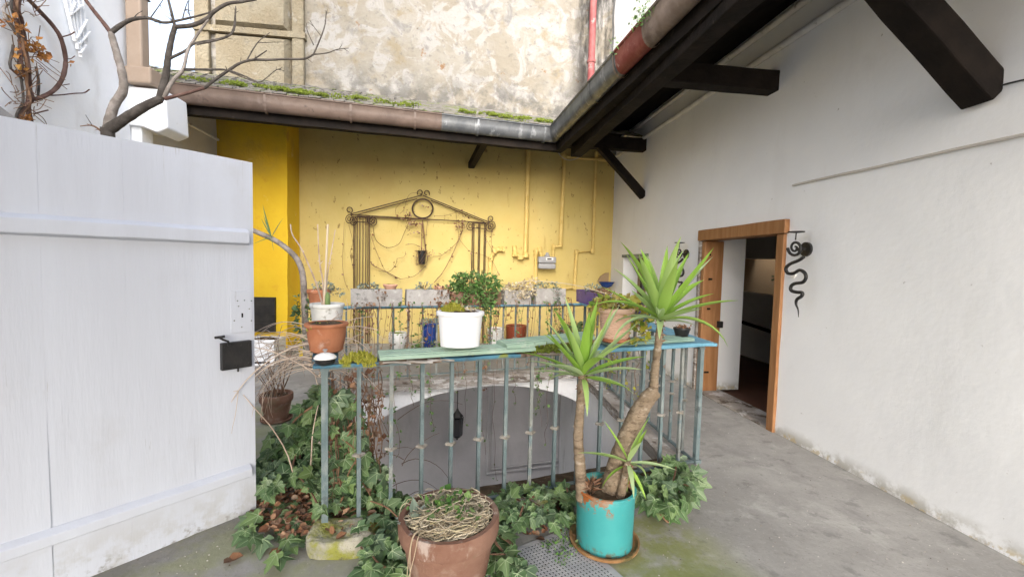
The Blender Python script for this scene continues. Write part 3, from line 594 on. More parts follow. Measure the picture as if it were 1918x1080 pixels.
# ------------------------------------------------------------------ doorway, room behind, wall fittings
dr = thing('doorway', (XW,(DY0+DY1)/2,0), 'brown wooden doorway standing open in the white house wall', 'doorway')
mb = MB(); mb.beam((XW+.11,DY1-.035,-.01), (XW+.11,DY1-.035,DH-.10), .25, .07, upv=(0,1,0), seg=10, wob=.003); jl = part('jamb', mb, 'door_wood', dr, bevel=.006)
mb = MB(); mb.beam((XW+.02,DY0+.045,-.01), (XW+.02,DY0+.045,DH-.10), .10, .09, upv=(0,1,0), seg=10, wob=.003); part('jamb', mb, 'door_wood', dr, bevel=.006)
mb = MB(); mb.beam((XW+.06,DY0-.03,DH-.03), (XW+.06,DY1+.05,DH-.03), .22, .13, upv=(0,0,1), seg=10, wob=.004); part('lintel', mb, 'door_wood', dr, bevel=.008)
mb = MB(); mb.beam((XW+.02,DY1+.03,-.01), (XW+.02,DY1+.03,DH-.1), .10, .05, upv=(0,1,0), seg=10, wob=.004); part('architrave', mb, 'old_timber', dr, bevel=.005)
mb = MB(); mb.box((XW-.02,DY0+.005,-.03), (XW+.30,DY1-.005,.012)); part('threshold', mb, 'old_timber', dr, bevel=.004)
mb = MB(); zz = gy(1341,607,DY1-.08).z; mb.box((XW+.19,DY1-.115,zz-.04), (XW+.25,DY1-.07,zz+.04)); kp = part('latch_keep', mb, 'black_iron', dr, bevel=.004)
for z_ in (.25,.62,1.05,1.42,1.72):
    mb = MB(); mb.tube([(XW+.05+.06*rnd(0,1),DY1-.0705,z_), (XW+.05,DY1-.0735,z_)], .012, 8); part('peg', mb, 'dark_wood', jl)
# room
rm = MB(); X0, X1, Y0, Y1 = XW+.575, 6.2, 2.6, 7.6
for q in ([(X1,Y0,-.3),(X1,Y1,-.3),(X1,Y1,2.7),(X1,Y0,2.7)], [(X0,Y1,-.3),(X1,Y1,-.3),(X1,Y1,2.7),(X0,Y1,2.7)], [(X0,Y0,-.3),(X1,Y0,-.3),(X1,Y0,2.7),(X0,Y0,2.7)]): rm.add(q, [(0,1,2,3)])
struct('wall_room', rm, 'brown_wall')
mb = MB(); mb.add([(X0-.3,Y0,-.025),(X1,Y0,-.025),(X1,Y1,-.025),(X0-.3,Y1,-.025)], [(0,1,2,3)]); struct('floor_room', mb, 'red_floor')
mb = MB(); mb.box((X0,Y0,2.6),(5.75,Y1,2.66)); mb.box((5.76,Y0,2.6),(X1,5.6,2.66)); struct('ceiling_room', mb, 'room_white')     # gap at the back added to let daylight into the room
mb = MB(); mb.prism([(5.2,4.9,-.02),(5.2,7.5,-.02),(5.2,7.5,1.15),(5.2,6.2,1.12),(5.2,4.9,.95)], (.15,0,0)); sp = solo('stair_parapet', mb, 'room_white', 'pale stairwell parapet seen through the open doorway', 'parapet')
mb = MB(); mb.box((5.15,4.9,1.75),(5.7,7.5,2.59)); solo('ceiling_bulkhead', mb, 'room_white', 'pale bulkhead under the ceiling inside the doorway', 'bulkhead')
mb = MB(); mb.tube([(5.13,4.9,.42),(5.13,7.4,.62)], .03, 8); solo('handrail', mb, 'dark_wood', 'dark sloping stair handrail inside the doorway', 'handrail')
mb = MB(); mb.box((6.14,6.55,1.42),(6.19,6.95,1.72)); solo('picture_frame', mb, 'black_iron', 'small dark picture frame on the brown room wall', 'picture')
hp = thing('house_plant', (5.4,6.35,1.13), 'dark leafy house plant on the parapet inside the doorway', 'plant')
mb = MB(); mb.lathe((5.35,6.3,1.08), [(.06,0),(.085,.12),(.07,.12),(.0,.10)], 16); part('pot', mb, 'terracotta', hp, smooth=50)
mb = MB()
for _ in range(70):
    c = V((5.35,6.3,1.32))+V((rnd(-.15,.15),rnd(-.35,.35),rnd(-.12,.22))); d = jit(1).normalized(); s_ = rnd(.05,.09); w_ = d.orthogonal().normalized()*s_*.4
    mb.add([c, c+d*s_*.5+w_, c+d*s_, c+d*s_*.5-w_], [(0,1,2,3)])
for _ in range(8): mb.tube([(5.35,6.3,1.18), V((5.35,6.3,1.3))+V((rnd(-.1,.1),rnd(-.2,.2),rnd(0,.1)))], .004, 4)
part('leaves', mb, 'ivy_leaf', hp, kind='stuff', fix=False)
# small window niche in the same wall
nw = thing('niche_window', (XW+.2,(NY0+NY1)/2,NZ0), 'small recessed dark window beside the corner of the white wall', 'window')
mb = MB(); mb.box((XW+.33,NY0,NZ0),(XW+.36,NY1,NZ1)); part('pane', mb, 'glass_dark', nw)
for k in range(4):
    y = NY0+(NY1-NY0)*k/3; mb = MB(); mb.box((XW+.29,y-.03,NZ0),(XW+.33,y+.03,NZ1)); part('bar', mb, 'brown_wall', nw)
for k in range(4):
    z = NZ0+(NZ1-NZ0)*k/3; mb = MB(); mb.box((XW+.285,NY0,z-.03),(XW+.292,NY1,z+.03)); part('bar', mb, 'brown_wall', nw)
mb = MB(); mb.box((XW-.012,NY0-.05,NZ1),(XW+.02,NY1+.05,NZ1+.05)); part('head_trim', mb, 'rail_grey', nw)

# snake wall sconces
def zpt(zx, zy, X): return gx(1240+zx*.4072, 380+zy*.4074, X)
SX = 2.93; sc_path = []
cpt = (612,206)
for k in range(30):
    a = math.pi*.45 - k/29*2*math.pi*1.72; r_ = 5+29*k/29
    sc_path.append((cpt[0]+r_*math.cos(a), cpt[1]-r_*math.sin(a)*1.15))
sp3 = [zpt(x, y, SX) for x, y in sc_path]
body = crom([zpt(*q, SX) for q in ((652,248),(628,264),(590,280),(570,300),(578,322),(604,324),(632,309),(655,320),(662,342),(648,364),(612,370),(594,382),(594,402),(620,410),(644,412),(642,428),(620,444),(617,466),(626,490),(628,524))], 4)
def sconce(root):
    mb = MB(); pl = zpt(668,213,XW); mb.tube([pl+V((-.0,0,0)), pl+V((-.022,0,0))], .062, 24); wp = part('wall_plate', mb, 'black_iron', root, smooth=40)
    mb = MB(); mb.tube([pl, V((SX,pl.y-.01,pl.z)), zpt(640,225,SX)], .012, 8); part('arm', mb, 'black_iron', root)
    mb = MB(); mb.tube(sp3, taper(.008,.013,len(sp3)), 8); part('spiral', mb, 'black_iron', root, smooth=60)
    n_ = len(body); rr = [.0145*min(1, (n_-k)/16+.12) for k in range(n_)]
    mb = MB(); mb.tube(body, rr, 8); part('snake_body', mb, 'black_iron', root, smooth=60)
    tp = zpt(618,134,SX); mb = MB(); mb.tube([zpt(614,170,SX), tp], .006, 6); part('stem', mb, 'black_iron', root)
    mb = MB(); mb.lathe(tp+V((0,0,-.008)), [(.02,0),(.062,.006),(.066,.014),(.058,.012),(0,.008)], 24); part('drip_pan', mb, 'black_iron', root, smooth=40)
s1 = thing('wall_sconce', zpt(668,213,XW), 'black iron snake shaped candle sconce right beside the door lintel, near the round button', 'sconce', 'snake sconces flanking the doorway'); sconce(s1)
s2 = s1.copy(); COL.objects.link(s2); p2 = gx(1240+115*.4072, 380+235*.4074, XW); s2.location = p2; OFF[s2.name] = p2
s2['label'] = 'black iron snake shaped candle sconce partly hidden behind the yucca leaves'
for ch in list(s1.children): c = ch.copy(); COL.objects.link(c); c.parent = s2
mb = MB(); bp_ = zpt(605,330,XW); mb.tube([bp_, bp_-V((.012,0,0))], .034, 20); bt = solo('round_button', mb, 'enamel_white', 'small round white button plate behind the snake sconce tail', 'button', smooth=40)
# conduit and cables on the white wall
mb = MB(); a, b = gx(1485,347,XW-.012), gx(1930,249,XW-.012); mb.tube([a.lerp(b,k/10)+V((0,0,rnd(-.002,.002))) for k in range(11)]+[b+(b-a)*.4], .010, 6)
solo('wall_conduit', mb, 'cable', 'thin white painted conduit running along the house wall', 'conduit')
mb = MB(); mb.tube(crom([gx(1848,160,XW-.012), gx(1865,163,XW-.01), gx(1890,156,XW-.01), gx(1960,140,XW-.01)], 5), .005, 5)
solo('wall_cable', mb, 'black_cable', 'thin dark cable leaving the lowest roof brace along the white wall', 'cable')
# blue basin hanging in the far corner
ba = thing('corner_basin', (2.8,7.95,1.3), 'dark blue bracket basin with wooden back in the far wall corner', 'basin')
c = gy(1136,530,7.98); mb = MB(); mb.lathe((c.x,c.y,c.z-.09), [(.05,0),(.10,.03),(.15,.10),(.165,.115),(.14,.11),(0,.06)], 24, sy=.8); part('bowl', mb, 'blue_glaze', ba, smooth=40)
mb = MB(); mb.prism([(c.x-.10,8.2,c.z+.02),(c.x+.12,8.2,c.z+.02),(c.x+.12,8.2,c.z+.20),(c.x+.05,8.2,c.z+.19),(c.x-.05,8.2,c.z+.12)], (0,.04,0)); part('back_board', mb, 'brown_wall', ba)
mb = MB(); mb.prism([(c.x-.06,8.1,c.z-.08),(c.x+.08,8.1,c.z-.08),(c.x+.05,8.22,c.z-.22),(c.x-.0,8.22,c.z-.22)], (0,.03,0)); part('bracket', mb, 'brown_wall', ba)

# ------------------------------------------------------------------ iron pediment trellis on the yellow wall
tz = lambda zx, zy, Y=8.17: gy(640+zx*.1574, 340+zy*.1574, Y)
tr = thing('iron_trellis', tz(960,1000), 'rusty wrought iron trellis shaped like a pediment on two columns', 'trellis')
def bar(name, pts, r=.009, n=6): m_ = MB(); m_.tube(pts, r, n); return part(name, m_, 'wrought', tr, smooth=60)
def dn(zx, zy, ypx, Y=8.17):
    a = tz(zx, zy, Y); return V((a.x, Y, 0.02))
for zx in (143,158,185,216,253,288,314,332): bar('column_rod', [tz(zx,420), dn(zx,420,0)], .0085)
for zx in (1556,1576,1632,1646,1700,1716): bar('column_rod', [tz(zx,500), dn(zx,500,0)], .0085)
bar('rafter_bar', [tz(110,385), tz(960,160)]); bar('rafter_bar', [tz(160,400), tz(900,205)])
bar('rafter_bar', [tz(965,165), tz(1760,485)]); bar('rafter_bar', [tz(1060,225), tz(1700,480)])
bar('tie_bar', [tz(105,392), tz(1760,492)]); bar('tie_bar', [tz(180,412), tz(700,440), tz(960,448), tz(1400,466)])
for d_ in (0, 8): bar('ring', [tz(963+(126-d_)*math.cos(t*math.pi/16), 322-(118-d_)*math.sin(t*math.pi/16), 8.17-d_*.001) for t in range(33)], .008)
def curl(cx, cy, r, a0, turns, sgn): 
    return [tz(cx+sgn*r*(1-.55*k/24)*math.cos(a0+turns*2*math.pi*k/24), cy-r*(1-.55*k/24)*math.sin(a0+turns*2*math.pi*k/24)) for k in range(25)]
bar('scroll', curl(935,132,38,-.6,.9,-1)); bar('scroll', curl(1010,138,38,-.6,.9,-1 if False else 1))
bar('scroll', curl(90,338,42,-1.4,1.1,1)); bar('scroll', curl(1775,442,38,-1.6,1.1,-1))
for cx, cy in ((90,445),(140,468),(375,475),(345,455),(1530,530),(1760,545),(1785,520)):
    bar('capital_ring', [tz(cx+42*math.cos(t*math.pi/9), cy-48*math.sin(t*math.pi/9), 8.15) for t in range(19)], .0075)
    bar('capital_ring', [tz(cx+20*math.cos(t*math.pi/7), cy-24*math.sin(t*math.pi/7), 8.15) for t in range(15)], .0065)
for zx, zy in ((160,418),(160,478),(1560,492),(1560,552)): bar('capital_bar', [tz(zx,zy), tz(zx+160,zy+8)])
# dry vine on the trellis
vn = thing('dry_vine', tz(960,1000)+V((0,-.02,0)), 'dry leafless vine strung over the iron pediment trellis', 'vine')
vm = MB(); lv = MB()
def leafquad(mb, p, s, d=None):
    d = (d or jit(1)).normalized(); w = d.orthogonal().normalized(); w = (w*math.cos(rnd(0,6)) + d.cross(w)*math.sin(rnd(0,6)))*s*rnd(.25,.42)
    n = d.cross(w).normalized()*s*rnd(.05,.2)
    mb.add([p, p+d*s*.45+w+n, p+d*s, p+d*s*.45-w+n], [(0,1,2),(0,2,3)])
def vine(zpts, r=.005, leaves=0, Y=8.14):
    pts = crom([tz(x, y, Y+rnd(-.02,.02)) for x, y in zpts], 6); vm.tube(pts, r, 5, caps=False)
    for _ in range(leaves): leafquad(lv, random.choice(pts)+jit(.02), rnd(.03,.06))
vine([(370,520),(400,680),(480,760),(570,785),(680,740),(740,620),(800,480)],.004,4)
vine([(340,950),(380,1000),(500,1060),(620,1120),(700,1160)],.007,6); vine([(340,620),(420,850),(520,1060),(640,1150)],.003,6)
vine([(30,480),(15,800),(10,1000),(40,1200),(90,1300)],.003,4); vine([(85,520),(130,720),(100,850),(130,1000),(140,1060)],.003,4)
vine([(960,460),(950,700),(945,830)],.009,4); vine([(960,460),(980,640),(1000,830)],.011,4); vine([(1020,470),(1005,640)],.004,3)
vine([(760,750),(860,745),(930,780)],.004,3); vine([(1080,890),(1180,880),(1290,800),(1390,700),(1440,560)],.004,14); vine([(1440,580),(1380,720),(1300,900),(1200,1080),(1100,1200)],.006,8)
vine([(1400,690),(1530,830),(1700,880),(1800,960),(1860,1080)],.003,8); vine([(660,910),(640,990),(560,1070),(440,1060)],.004,3); vine([(760,830),(745,890),(660,915)],.003,4)
vine([(1000,1000),(920,1080),(840,1130),(700,1160)],.004,4); vine([(1100,410),(1250,400),(1380,360)],.003,5); vine([(770,210),(650,310),(645,400)],.003,2); vine([(900,130),(800,160),(740,330),(690,385)],.003,3)
vine([(1780,600),(1785,740),(1800,900)],.003,3); vine([(1690,600),(1740,720),(1830,880)],.003,4); vine([(1360,360),(1370,520),(1400,640)],.003,6)
for cx, cy, n_, sx, sy in ((800,420,26,50,80),(880,500,24,50,60),(840,590,14,70,40),(1430,510,30,45,70),(1370,520,8,20,60),(1450,400,12,90,50),(960,840,34,110,60),(1010,300,8,60,60),(720,440,5,20,15)):
    for _ in range(n_): leafquad(lv, tz(cx+random.gauss(0,sx*.6), cy+random.gauss(0,sy*.6), 8.13), rnd(.03,.07), V((rnd(-1,1), rnd(-1,.2), rnd(-1,.3))))
part('stems', vm, 'twig_brown', vn, kind='stuff', smooth=180, fix=False); part('dead_leaves', lv, 'dead_leaf', vn, kind='stuff', fix=False)
hp_ = tz(955,905,8.1); hb = thing('hanging_pot', hp_-V((0,0,.08)), 'small black hanging pot wrapped in dry vine on the trellis', 'pot')
mb = MB(); mb.lathe(hp_-V((0,0,.12)), [(.055,0),(.075,.23),(.085,.23),(.085,.25),(.07,.25),(0,.22)], 16); part('body', mb, 'black_plastic', hb, smooth=40)
mb = MB()
for k in range(5):
    a0 = rnd(0,6); mb.tube([hp_+V((.11*math.cos(a0+t*.6), .08*math.sin(a0+t*.6), .14*math.sin(t*.8+k))) for t in range(9)], .003, 4)
part('wire_wrap', mb, 'twig_brown', hb)

# ------------------------------------------------------------------ gas pipes and meter
def pipe(pix, r, lab, Y=8.185, n=10, fit=True, rad=None):
    pts = [gy(x, y, Y) for x, y in pix]; mb = MB(); mb.tube(pts, r, n)
    o = solo('gas_pipe', mb, 'pipe_yellow', lab, 'pipe', smooth=50, group='yellow pipes on the back wall')
    if fit:
        for p in pts[1:-1]:
            m2 = MB(); d = (pts[1]-pts[0]).normalized(); m2.lathe(p-V((0,0,.05)), [(r*1.0,0),(r*1.35,.012),(r*1.35,.088),(r*1.0,.10)], 10); part('elbow', m2, 'pipe_yellow', o, smooth=40)
    return o
pipe([(990,262),(985,478),(975,482),(965,476),(963,460)], .045, 'thick yellow painted pipe left of the gas meter dropping from the eave')
pipe([(1150,301),(1057,293),(1050,462)], .042, 'yellow painted pipe bending down to the gas meter from the corner')
pipe([(1150,291),(1117,289),(1110,470),(1080,472),(1076,538),(1050,541)], .032, 'yellow painted zigzag pipe nearest the white corner')
pipe([(916,560),(919,484),(926,470),(938,466),(944,470)], .038, 'bent yellow pipe stub beside the right trellis column')
pipe([(1003,560),(1004,472),(1011,467),(1014,480)], .036, 'yellow riser pipe feeding the left side of the gas meter')
pipe([(1050,460),(1037,462),(1036,482)], .030, 'short yellow pipe joining the right side of the gas meter')
me_ = thing('gas_meter', gy(1024,503,8.1), 'grey box gas meter between yellow pipes', 'gas meter')
a, b = gy(1008,503,8.08), gy(1041,481,8.08); zm = a.z+(b.z-a.z)*.45
mb = MB(); mb.box((a.x,8.05,a.z),(b.x,8.22,zm-.004)); part('lower_case', mb, 'meter_grey', me_, bevel=.02)
mb = MB(); mb.box((a.x-.005,8.04,zm+.004),(b.x+.005,8.22,b.z)); uc = part('upper_case', mb, 'meter_grey', me_, bevel=.02)
mb = MB(); mb.box((a.x+.14,8.03,zm+.06),(b.x-.06,8.041,zm+.11)); part('dial_window', mb, 'enamel_white', uc)
mb = MB(); mb.box((a.x+.16,8.026,zm+.07),(b.x-.09,8.0295,zm+.098)); part('dial', mb, 'black_plastic', uc)
mb = MB(); mb.lathe((gy(1025,472,8.12).x,8.12,b.z-.0), [(.05,0),(.05,.03),(.03,.05),(.03,.08),(0,.08)], 12); part('regulator', mb, 'meter_grey', me_)
mb = MB(); q = [gy(*p, 8.0) for p in ((1042,276),(1050,292),(1064,300),(1080,297),(1090,286),(1091,274))]; mb.tube(crom(q,5), .006, 5)
solo('hanging_cable', mb, 'cable', 'thin looped cable hanging from the eave beam over the yellow wall', 'cable')

# ------------------------------------------------------------------ lower room: lantern and conduit
P0, P1 = HD+bn*.55, HC+bn*.55
la = thing('hanging_lantern', gp(855,826,P0,P1), 'black wrought iron lantern hanging in the arch below', 'lantern')
t0, bt0 = gp(855,768,P0,P1), gp(856,824,P0,P1); hL = t0.z-bt0.z
def lp(z): return (bt0.x, bt0.y, z)
mb = MB(); mb.tube([lp(t0.z), lp(-.13)], .007, 6); part('chain', mb, 'black_iron', la)
mb = MB(); mb.lathe(lp(t0.z-.10), [(.085,0),(.09,.015),(.05,.06),(.02,.10),(.012,.13)], 6); part('cap', mb, 'black_iron', la)
mb = MB(); mb.lathe(lp(bt0.z+.06), [(.06,0),(.082,.03),(.084,hL-.18)], 6); part('glass', mb, 'glass_dark', la)
for k in range(6):
    a_ = 2*math.pi*k/6; mb = MB(); mb.tube([V(lp(bt0.z+.07))+V((.068*math.cos(a_),.068*math.sin(a_),0)), V(lp(t0.z-.10))+V((.088*math.cos(a_),.088*math.sin(a_),0))], .008, 5); part('frame_bar', mb, 'black_iron', la)
mb = MB(); mb.lathe(lp(bt0.z), [(.0,0),(.012,.01),(.02,.03),(.065,.06),(.07,.075)], 6); part('finial', mb, 'black_iron', la)
Q0, Q1 = HD+bn*1.46, HC+bn*1.46
for dx, r_ in ((0,.028),(8,.016)):
    mb = MB(); mb.tube([gp(x+dx*(1 if i < 2 else 0), y-dx*(i > 0), Q0, Q1) for i, (x, y) in enumerate(((916,700),(912,886),(1062,868),(1180,852)))], r_, 8)
    solo('wall_conduit', mb, 'grey_plaster', ['thick','thin'][dx > 0]+' grey conduit bending along the lower room wall', 'conduit', smooth=40)

# ------------------------------------------------------------------ white plank gate
ga, gb = V((-1.175,2.645,0)), V((-1.62,2.2,0)); gdv = (gb-ga).normalized(); gnv = V((gdv.y,-gdv.x,0)); 
if gnv.dot(-ga) < 0: gnv = -gnv                                            # towards the camera
gt = thing('plank_gate', ga+gdv*.6, 'white painted plank gate standing open on the left', 'gate')
GT, GB = 2.095, .05; cuts_ = [0, .30, .56, .83, 1.10, 1.42]
for i, (u0, u1) in enumerate(zip(cuts_, cuts_[1:])):
    mb = MB(); a, b = ga+gdv*(u0+.0001*(i > 0)), ga+gdv*(u1-.0001); n_ = 14; dz = rnd(-.003,.003)
    vs = []; 
    for k in range(n_+1):
        z = GB+(GT-GB)*k/n_
        for p, o_ in ((a,0),(b,0),(b,-.034),(a,-.034)):
            q = p + gnv*(o_ + (noise.noise(V((u0*7,z*1.3,o_)))*.003) + dz*.4) + V((0,0,z + (noise.noise(V((p.x*9,p.y*9,2)))*.008 if k in (0,n_) else 0))); vs.append(q)
    fs = [(4*k+i_, 4*k+(i_+1)%4, 4*k+4+(i_+1)%4, 4*k+4+i_) for k in range(n_) for i_ in range(4)] + [(3,2,1,0), tuple(4*n_+k for k in range(4))]
    mb.add(vs, fs); part('plank', mb, 'gate_paint', gt, bevel=.0004)
for (z0, z1) in ((1.62,1.715),(.265,.345)):
    mb = MB(); w_ = .035; u0 = .03
    def bp(u, z, o_): return ga + gdv*u + gnv*o_ + V((0,0,z))
    S_ = 14; vs = []
    for k in range(S_+1):
        u = u0 + (1.40-u0)*k/S_; nz_ = noise.noise(V((u*6,z0*9,3)))*.004
        for z, o_ in ((z0-nz_,.0005),(z0+.012+nz_,w_),(z1-.022+nz_,w_),(z1+nz_,.0005)): vs.append(bp(u, z, o_))
    fs = [(4*k+i_, 4*k+(i_+1)%4, 4*k+4+(i_+1)%4, 4*k+4+i_) for k in range(S_) for i_ in range(4)] + [(3,2,1,0), tuple(4*S_+k for k in range(4))]
    mb.add(vs, fs); part('batten', mb, 'gate_paint', gt, bevel=.004)
pa, pb_ = gp(431,545,ga,gb), gp(473,620,ga,gb)
ulk = lambda p: (V((p.x,p.y,0))-ga).dot(gdv)
mb = MB(); u0, u1 = ulk(pb_), ulk(pa); mb.prism([bp(u0,pb_.z,.0005),bp(u1,pb_.z,.0005),bp(u1,pa.z,.0005),bp(u0,pa.z,.0005)], gnv*.005); lk = part('lock_plate', mb, 'gate_paint', gt, bevel=.002)
mb = MB(); kc = gp(453,590,ga,gb); ku = ulk(kc); mb.prism([bp(ku-.004,kc.z-.012,.0056),bp(ku+.004,kc.z-.012,.0056),bp(ku+.004,kc.z+.012,.0056),bp(ku-.004,kc.z+.012,.0056)], gnv*.002); part('keyhole', mb, 'pit_black', lk)
for px, py in ((444,563),(457,562),(470,563),(438,600),(470,600),(452,612),(446,573),(466,578)):
    mb = MB(); c_ = gp(px,py,ga,gb); c_ = bp(ulk(c_), c_.z, .005); mb.tube([c_, c_+gnv*.003], .004, 8); part('screw', mb, 'rail_grey', lk)
pa, pb_ = gp(411,642,ga,gb), gp(468,684,ga,gb); u0, u1 = ulk(pb_), ulk(pa)
mb = MB(); mb.prism([bp(u0,pb_.z,.001),bp(u1,pb_.z,.001),bp(u1,pa.z,.001),bp(u0,pa.z,.001)], gnv*.032); rl = part('rim_lock', mb, 'black_iron', gt, bevel=.004)
mb = MB(); hq = [(423,644),(421,637),(412,634),(405,630),(400,629)]; pts = [gp(x,y,ga,gb)+gnv*.05 for x, y in hq]; mb.tube([pts[0]-gnv*.03]+pts, .006, 8)
mb.tube([gp(399,631,ga,gb)+gnv*.03, gp(412,627,ga,gb)+gnv*.065], .007, 8); part('handle', mb, 'black_iron', rl, smooth=50)
for fx, fz in ((.1,.15),(.1,.85),(.9,.15),(.9,.85),(.5,.12),(.35,.85)):
    mb = MB(); c_ = bp(u0+(u1-u0)*fx, pb_.z+(pa.z-pb_.z)*fz, .033); mb.tube([c_, c_+gnv*.005], .006, 8); part('rivet', mb, 'black_iron', rl)
mb = MB(); mb.tube([bp(u1*.45+u0*.55,pb_.z+.005,.02), bp(u1*.45+u0*.55,pb_.z-.02,.02)], .005, 6); part('bolt', mb, 'black_iron', rl)

# ------------------------------------------------------------------ railings round the light well
def sq(w, h, tw=0.):
    mb = MB(); n = 6; vs = []
    for k in range(n+1):
        for i in range(4):
            a = math.pi/4+math.pi/2*i; vs.append(V((w*.7071*math.cos(a), w*.7071*math.sin(a), h*k/n)))
    return mb.add(vs, [(4*k+i,4*k+(i+1)%4,4*k+4+(i+1)%4,4*k+4+i) for k in range(n) for i in range(4)]+[(3,2,1,0),tuple(4*n+k for k in range(4))])
RH = .93
bal_me = {m: sq(.0215, RH-.02).mesh('baluster', m) for m in ('rail_paint','rail_grey')}
cb = MB(); cb.add([q*1 for q in sq(.052,.022).v[:4]] + [], []); cb = MB(); cb.lathe((0,0,0), [(.022,0),(.036,.005),(.036,.016),(.022,.021)], 4)
col_me = cb.mesh('collar', 'collar_metal'); post_me = sq(.034, RH-.005).mesh('post', 'rail_paint')
foot_me = sq(.055,.03).mesh('post_foot', 'rail_paint')
def railing(A, B, n, label, posts=(True,True), greyf=.5, base=0., collars=(.42,), zone=None, jz=.0):
    r = thing('railing', A.lerp(B,.5)+V((0,0,base)), label, 'railing', 'railings round the light well')
    d = (B-A).normalized(); ang = math.atan2(d.y, d.x)
    for k in range(n+1):
        p = A.lerp(B, k/n); p = V((p.x, p.y, base))
        lean = Quaternion((d), rnd(-.006,.006)) @ Quaternion((0,0,1), ang + rnd(-.15,.15))
        if (k == 0 and posts[0]) or (k == n and posts[1]):
            o = inst('post', post_me, r, p, Quaternion((0,0,1), ang)); f_ = bpy.data.objects.new('post_foot', foot_me); COL.objects.link(f_); f_.parent = o; continue
        if (k == 0 or k == n): continue
        g = 'rail_grey' if rnd(0,1) < greyf else 'rail_paint'
        o = inst('baluster', bal_me[g], r, p, lean)
        for cz in collars:
            c = bpy.data.objects.new('collar', col_me); COL.objects.link(c); c.parent = o; c.location = (0,0,cz+rnd(-jz,jz)); c.rotation_euler = (0,0,math.pi/4*0)
    mb = MB(); mb.beam(A+V((0,0,base+.015)), B+V((0,0,base+.015)), .03, .012); part('bottom_rail', mb, 'rail_paint', r)
    mb = MB(); mb.beam(A+V((0,0,base+RH-.015))-d*.02, B+V((0,0,base+RH-.015))+d*.02, .045, .014); part('top_bar', mb, 'rail_paint', r)
    return r, d
fr, fd = railing(RA, RB, 15, 'front blue grey balustrade under the loose green boards', base=.05, greyf=.45, collars=(.40,), jz=.012)
rr_, rd_ = railing(RB, RC, 15, 'balustrade along the passage beside the white house wall', (False,True), .4, .03, (.42,.52), jz=.03)
br_, bd_ = railing(RC, RD, 19, 'rear balustrade carrying the grey planter boxes', (False,True), .5, .03, (.44,), jz=.01)
lr_, ld_ = railing(RD, RA, 15, 'balustrade on the ivy side below the bare twigs', (False,False), .5, .04, (.42,), jz=.01)
TOPF, TOPR, TOPB = .05+RH, .03+RH+.006, .03+RH
def plank(A, B, s0, s1, w, th, z, mat, root, name='handrail', wob=.004, side=0., seg=16, z1=None):
    d = (B-A).normalized(); n = V((-d.y,d.x,0)); a = A+d*s0+n*side; b = A+d*s1+n*side
    mb = MB(); mb.beam(V((a.x,a.y,z+th/2)), V((b.x,b.y,(z1 if z1 is not None else z)+th/2)), w, th, seg=seg, wob=wob)
    if root is None: return mb
    return part(name, mb, mat, root, bevel=.003)
LF = (RB-RA).length
plank(RA, RB, -.05, .28, .15, .018, TOPF-.004, 'blue_worn', fr, wob=.008); plank(RA, RB, .62, 1.12, .15, .020, TOPF-.004, 'blue_worn', fr, wob=.012)
plank(RA, RB, .27, .70, .13, .020, TOPF-.006, 'rotten_wood', fr, name='rotten_handrail', wob=.03, seg=30)
plank(RA, RB, 1.10, 1.62, .14, .022, TOPF-.005, 'rotten_wood', fr, name='rotten_handrail', wob=.018, seg=26)
plank(RA, RB, 1.60, LF+.02, .19, .026, TOPF-.004, 'blue_plank', fr, wob=.003)
plank(RB, RC, -.05, (RC-RB).length, .20, .024, TOPR, 'blue_plank', rr_, wob=.003)
plank(RC, RD, -.03, (RD-RC).length+.05, .16, .016, TOPB, 'blue_plank', br_, wob=.003)
plank(RD, RA, 0.1, (RA-RD).length-.12, .14, .016, TOPB+.01, 'blue_worn', lr_, wob=.004)
def board(s0, s1, w, z0, z1, mat, lab, side=0., tilt=0.):
    d = fd; n = V((-d.y,d.x,0)); t = thing('loose_board', RA+d*(s0+s1)/2+V((0,0,z0)), lab, 'board', 'loose shutter boards on the front balustrade')
    # grooved moulding: a base board with three raised strips
    a = RA+d*s0+n*side; b = RA+d*s1+n*(side+tilt)
    A_, B_ = V((a.x,a.y,z0)), V((b.x,b.y,z1))
    mb = MB(); mb.beam(A_, B_, w, .022, seg=8, wob=.0015); part('base', mb, mat, t, bevel=.002)
    u_ = V((0,0,1))
    for k in range(3):
        o_ = n*(w*(-.32+.32*k)); mb = MB(); mb.beam(A_+o_+u_*.0145, B_+o_+u_*.0145, w*.20, .007); part('strip', mb, mat, t, bevel=.002)
    return t
ZB = TOPF+.035
def nq_(s_): return V((-fd.y,fd.x,0))
board(.28, 1.22, .17, ZB, ZB+.004, 'green_board', 'pale green grooved shutter board left of the white planter', .0, .01)
board(1.02, 1.68, .17, ZB+.028, ZB+.050, 'green_board', 'pale green grooved shutter board under the white planter, split at its end', .01, .06)
board(1.78, 2.52, .16, TOPF+.036, TOPF+.040, 'green_board_dark', 'dull dark green shutter board under the ribbed beige pot', .03, .0)
for k, (s_, lab) in enumerate(((.36,'longest splinter of rotten wood under the pale green board'),(.48,'split grey splinter under the pale green board beside a dark gap'),(.60,'curled bark like splinter at the end of the rotten handrail'),(1.32,'mossy splinter of rotten wood right of the white planter'),(1.45,'short broken splinter beside the strip of green moss'))):
    a = RA+fd*(s_-.07+rnd(-.02,.02))+nq_(s_)*rnd(-.085,-.06); b = RA+fd*(s_+.09)+nq_(s_)*rnd(-.09,-.06); mb = MB()
    mb.beam(V((a.x,a.y,TOPF+.012)), V((b.x,b.y,TOPF+.004)), .022, .010, seg=9, wob=.012); solo('wood_splinter', mb, 'old_timber', lab, 'splinter', group='splinters of the rotten front handrail')
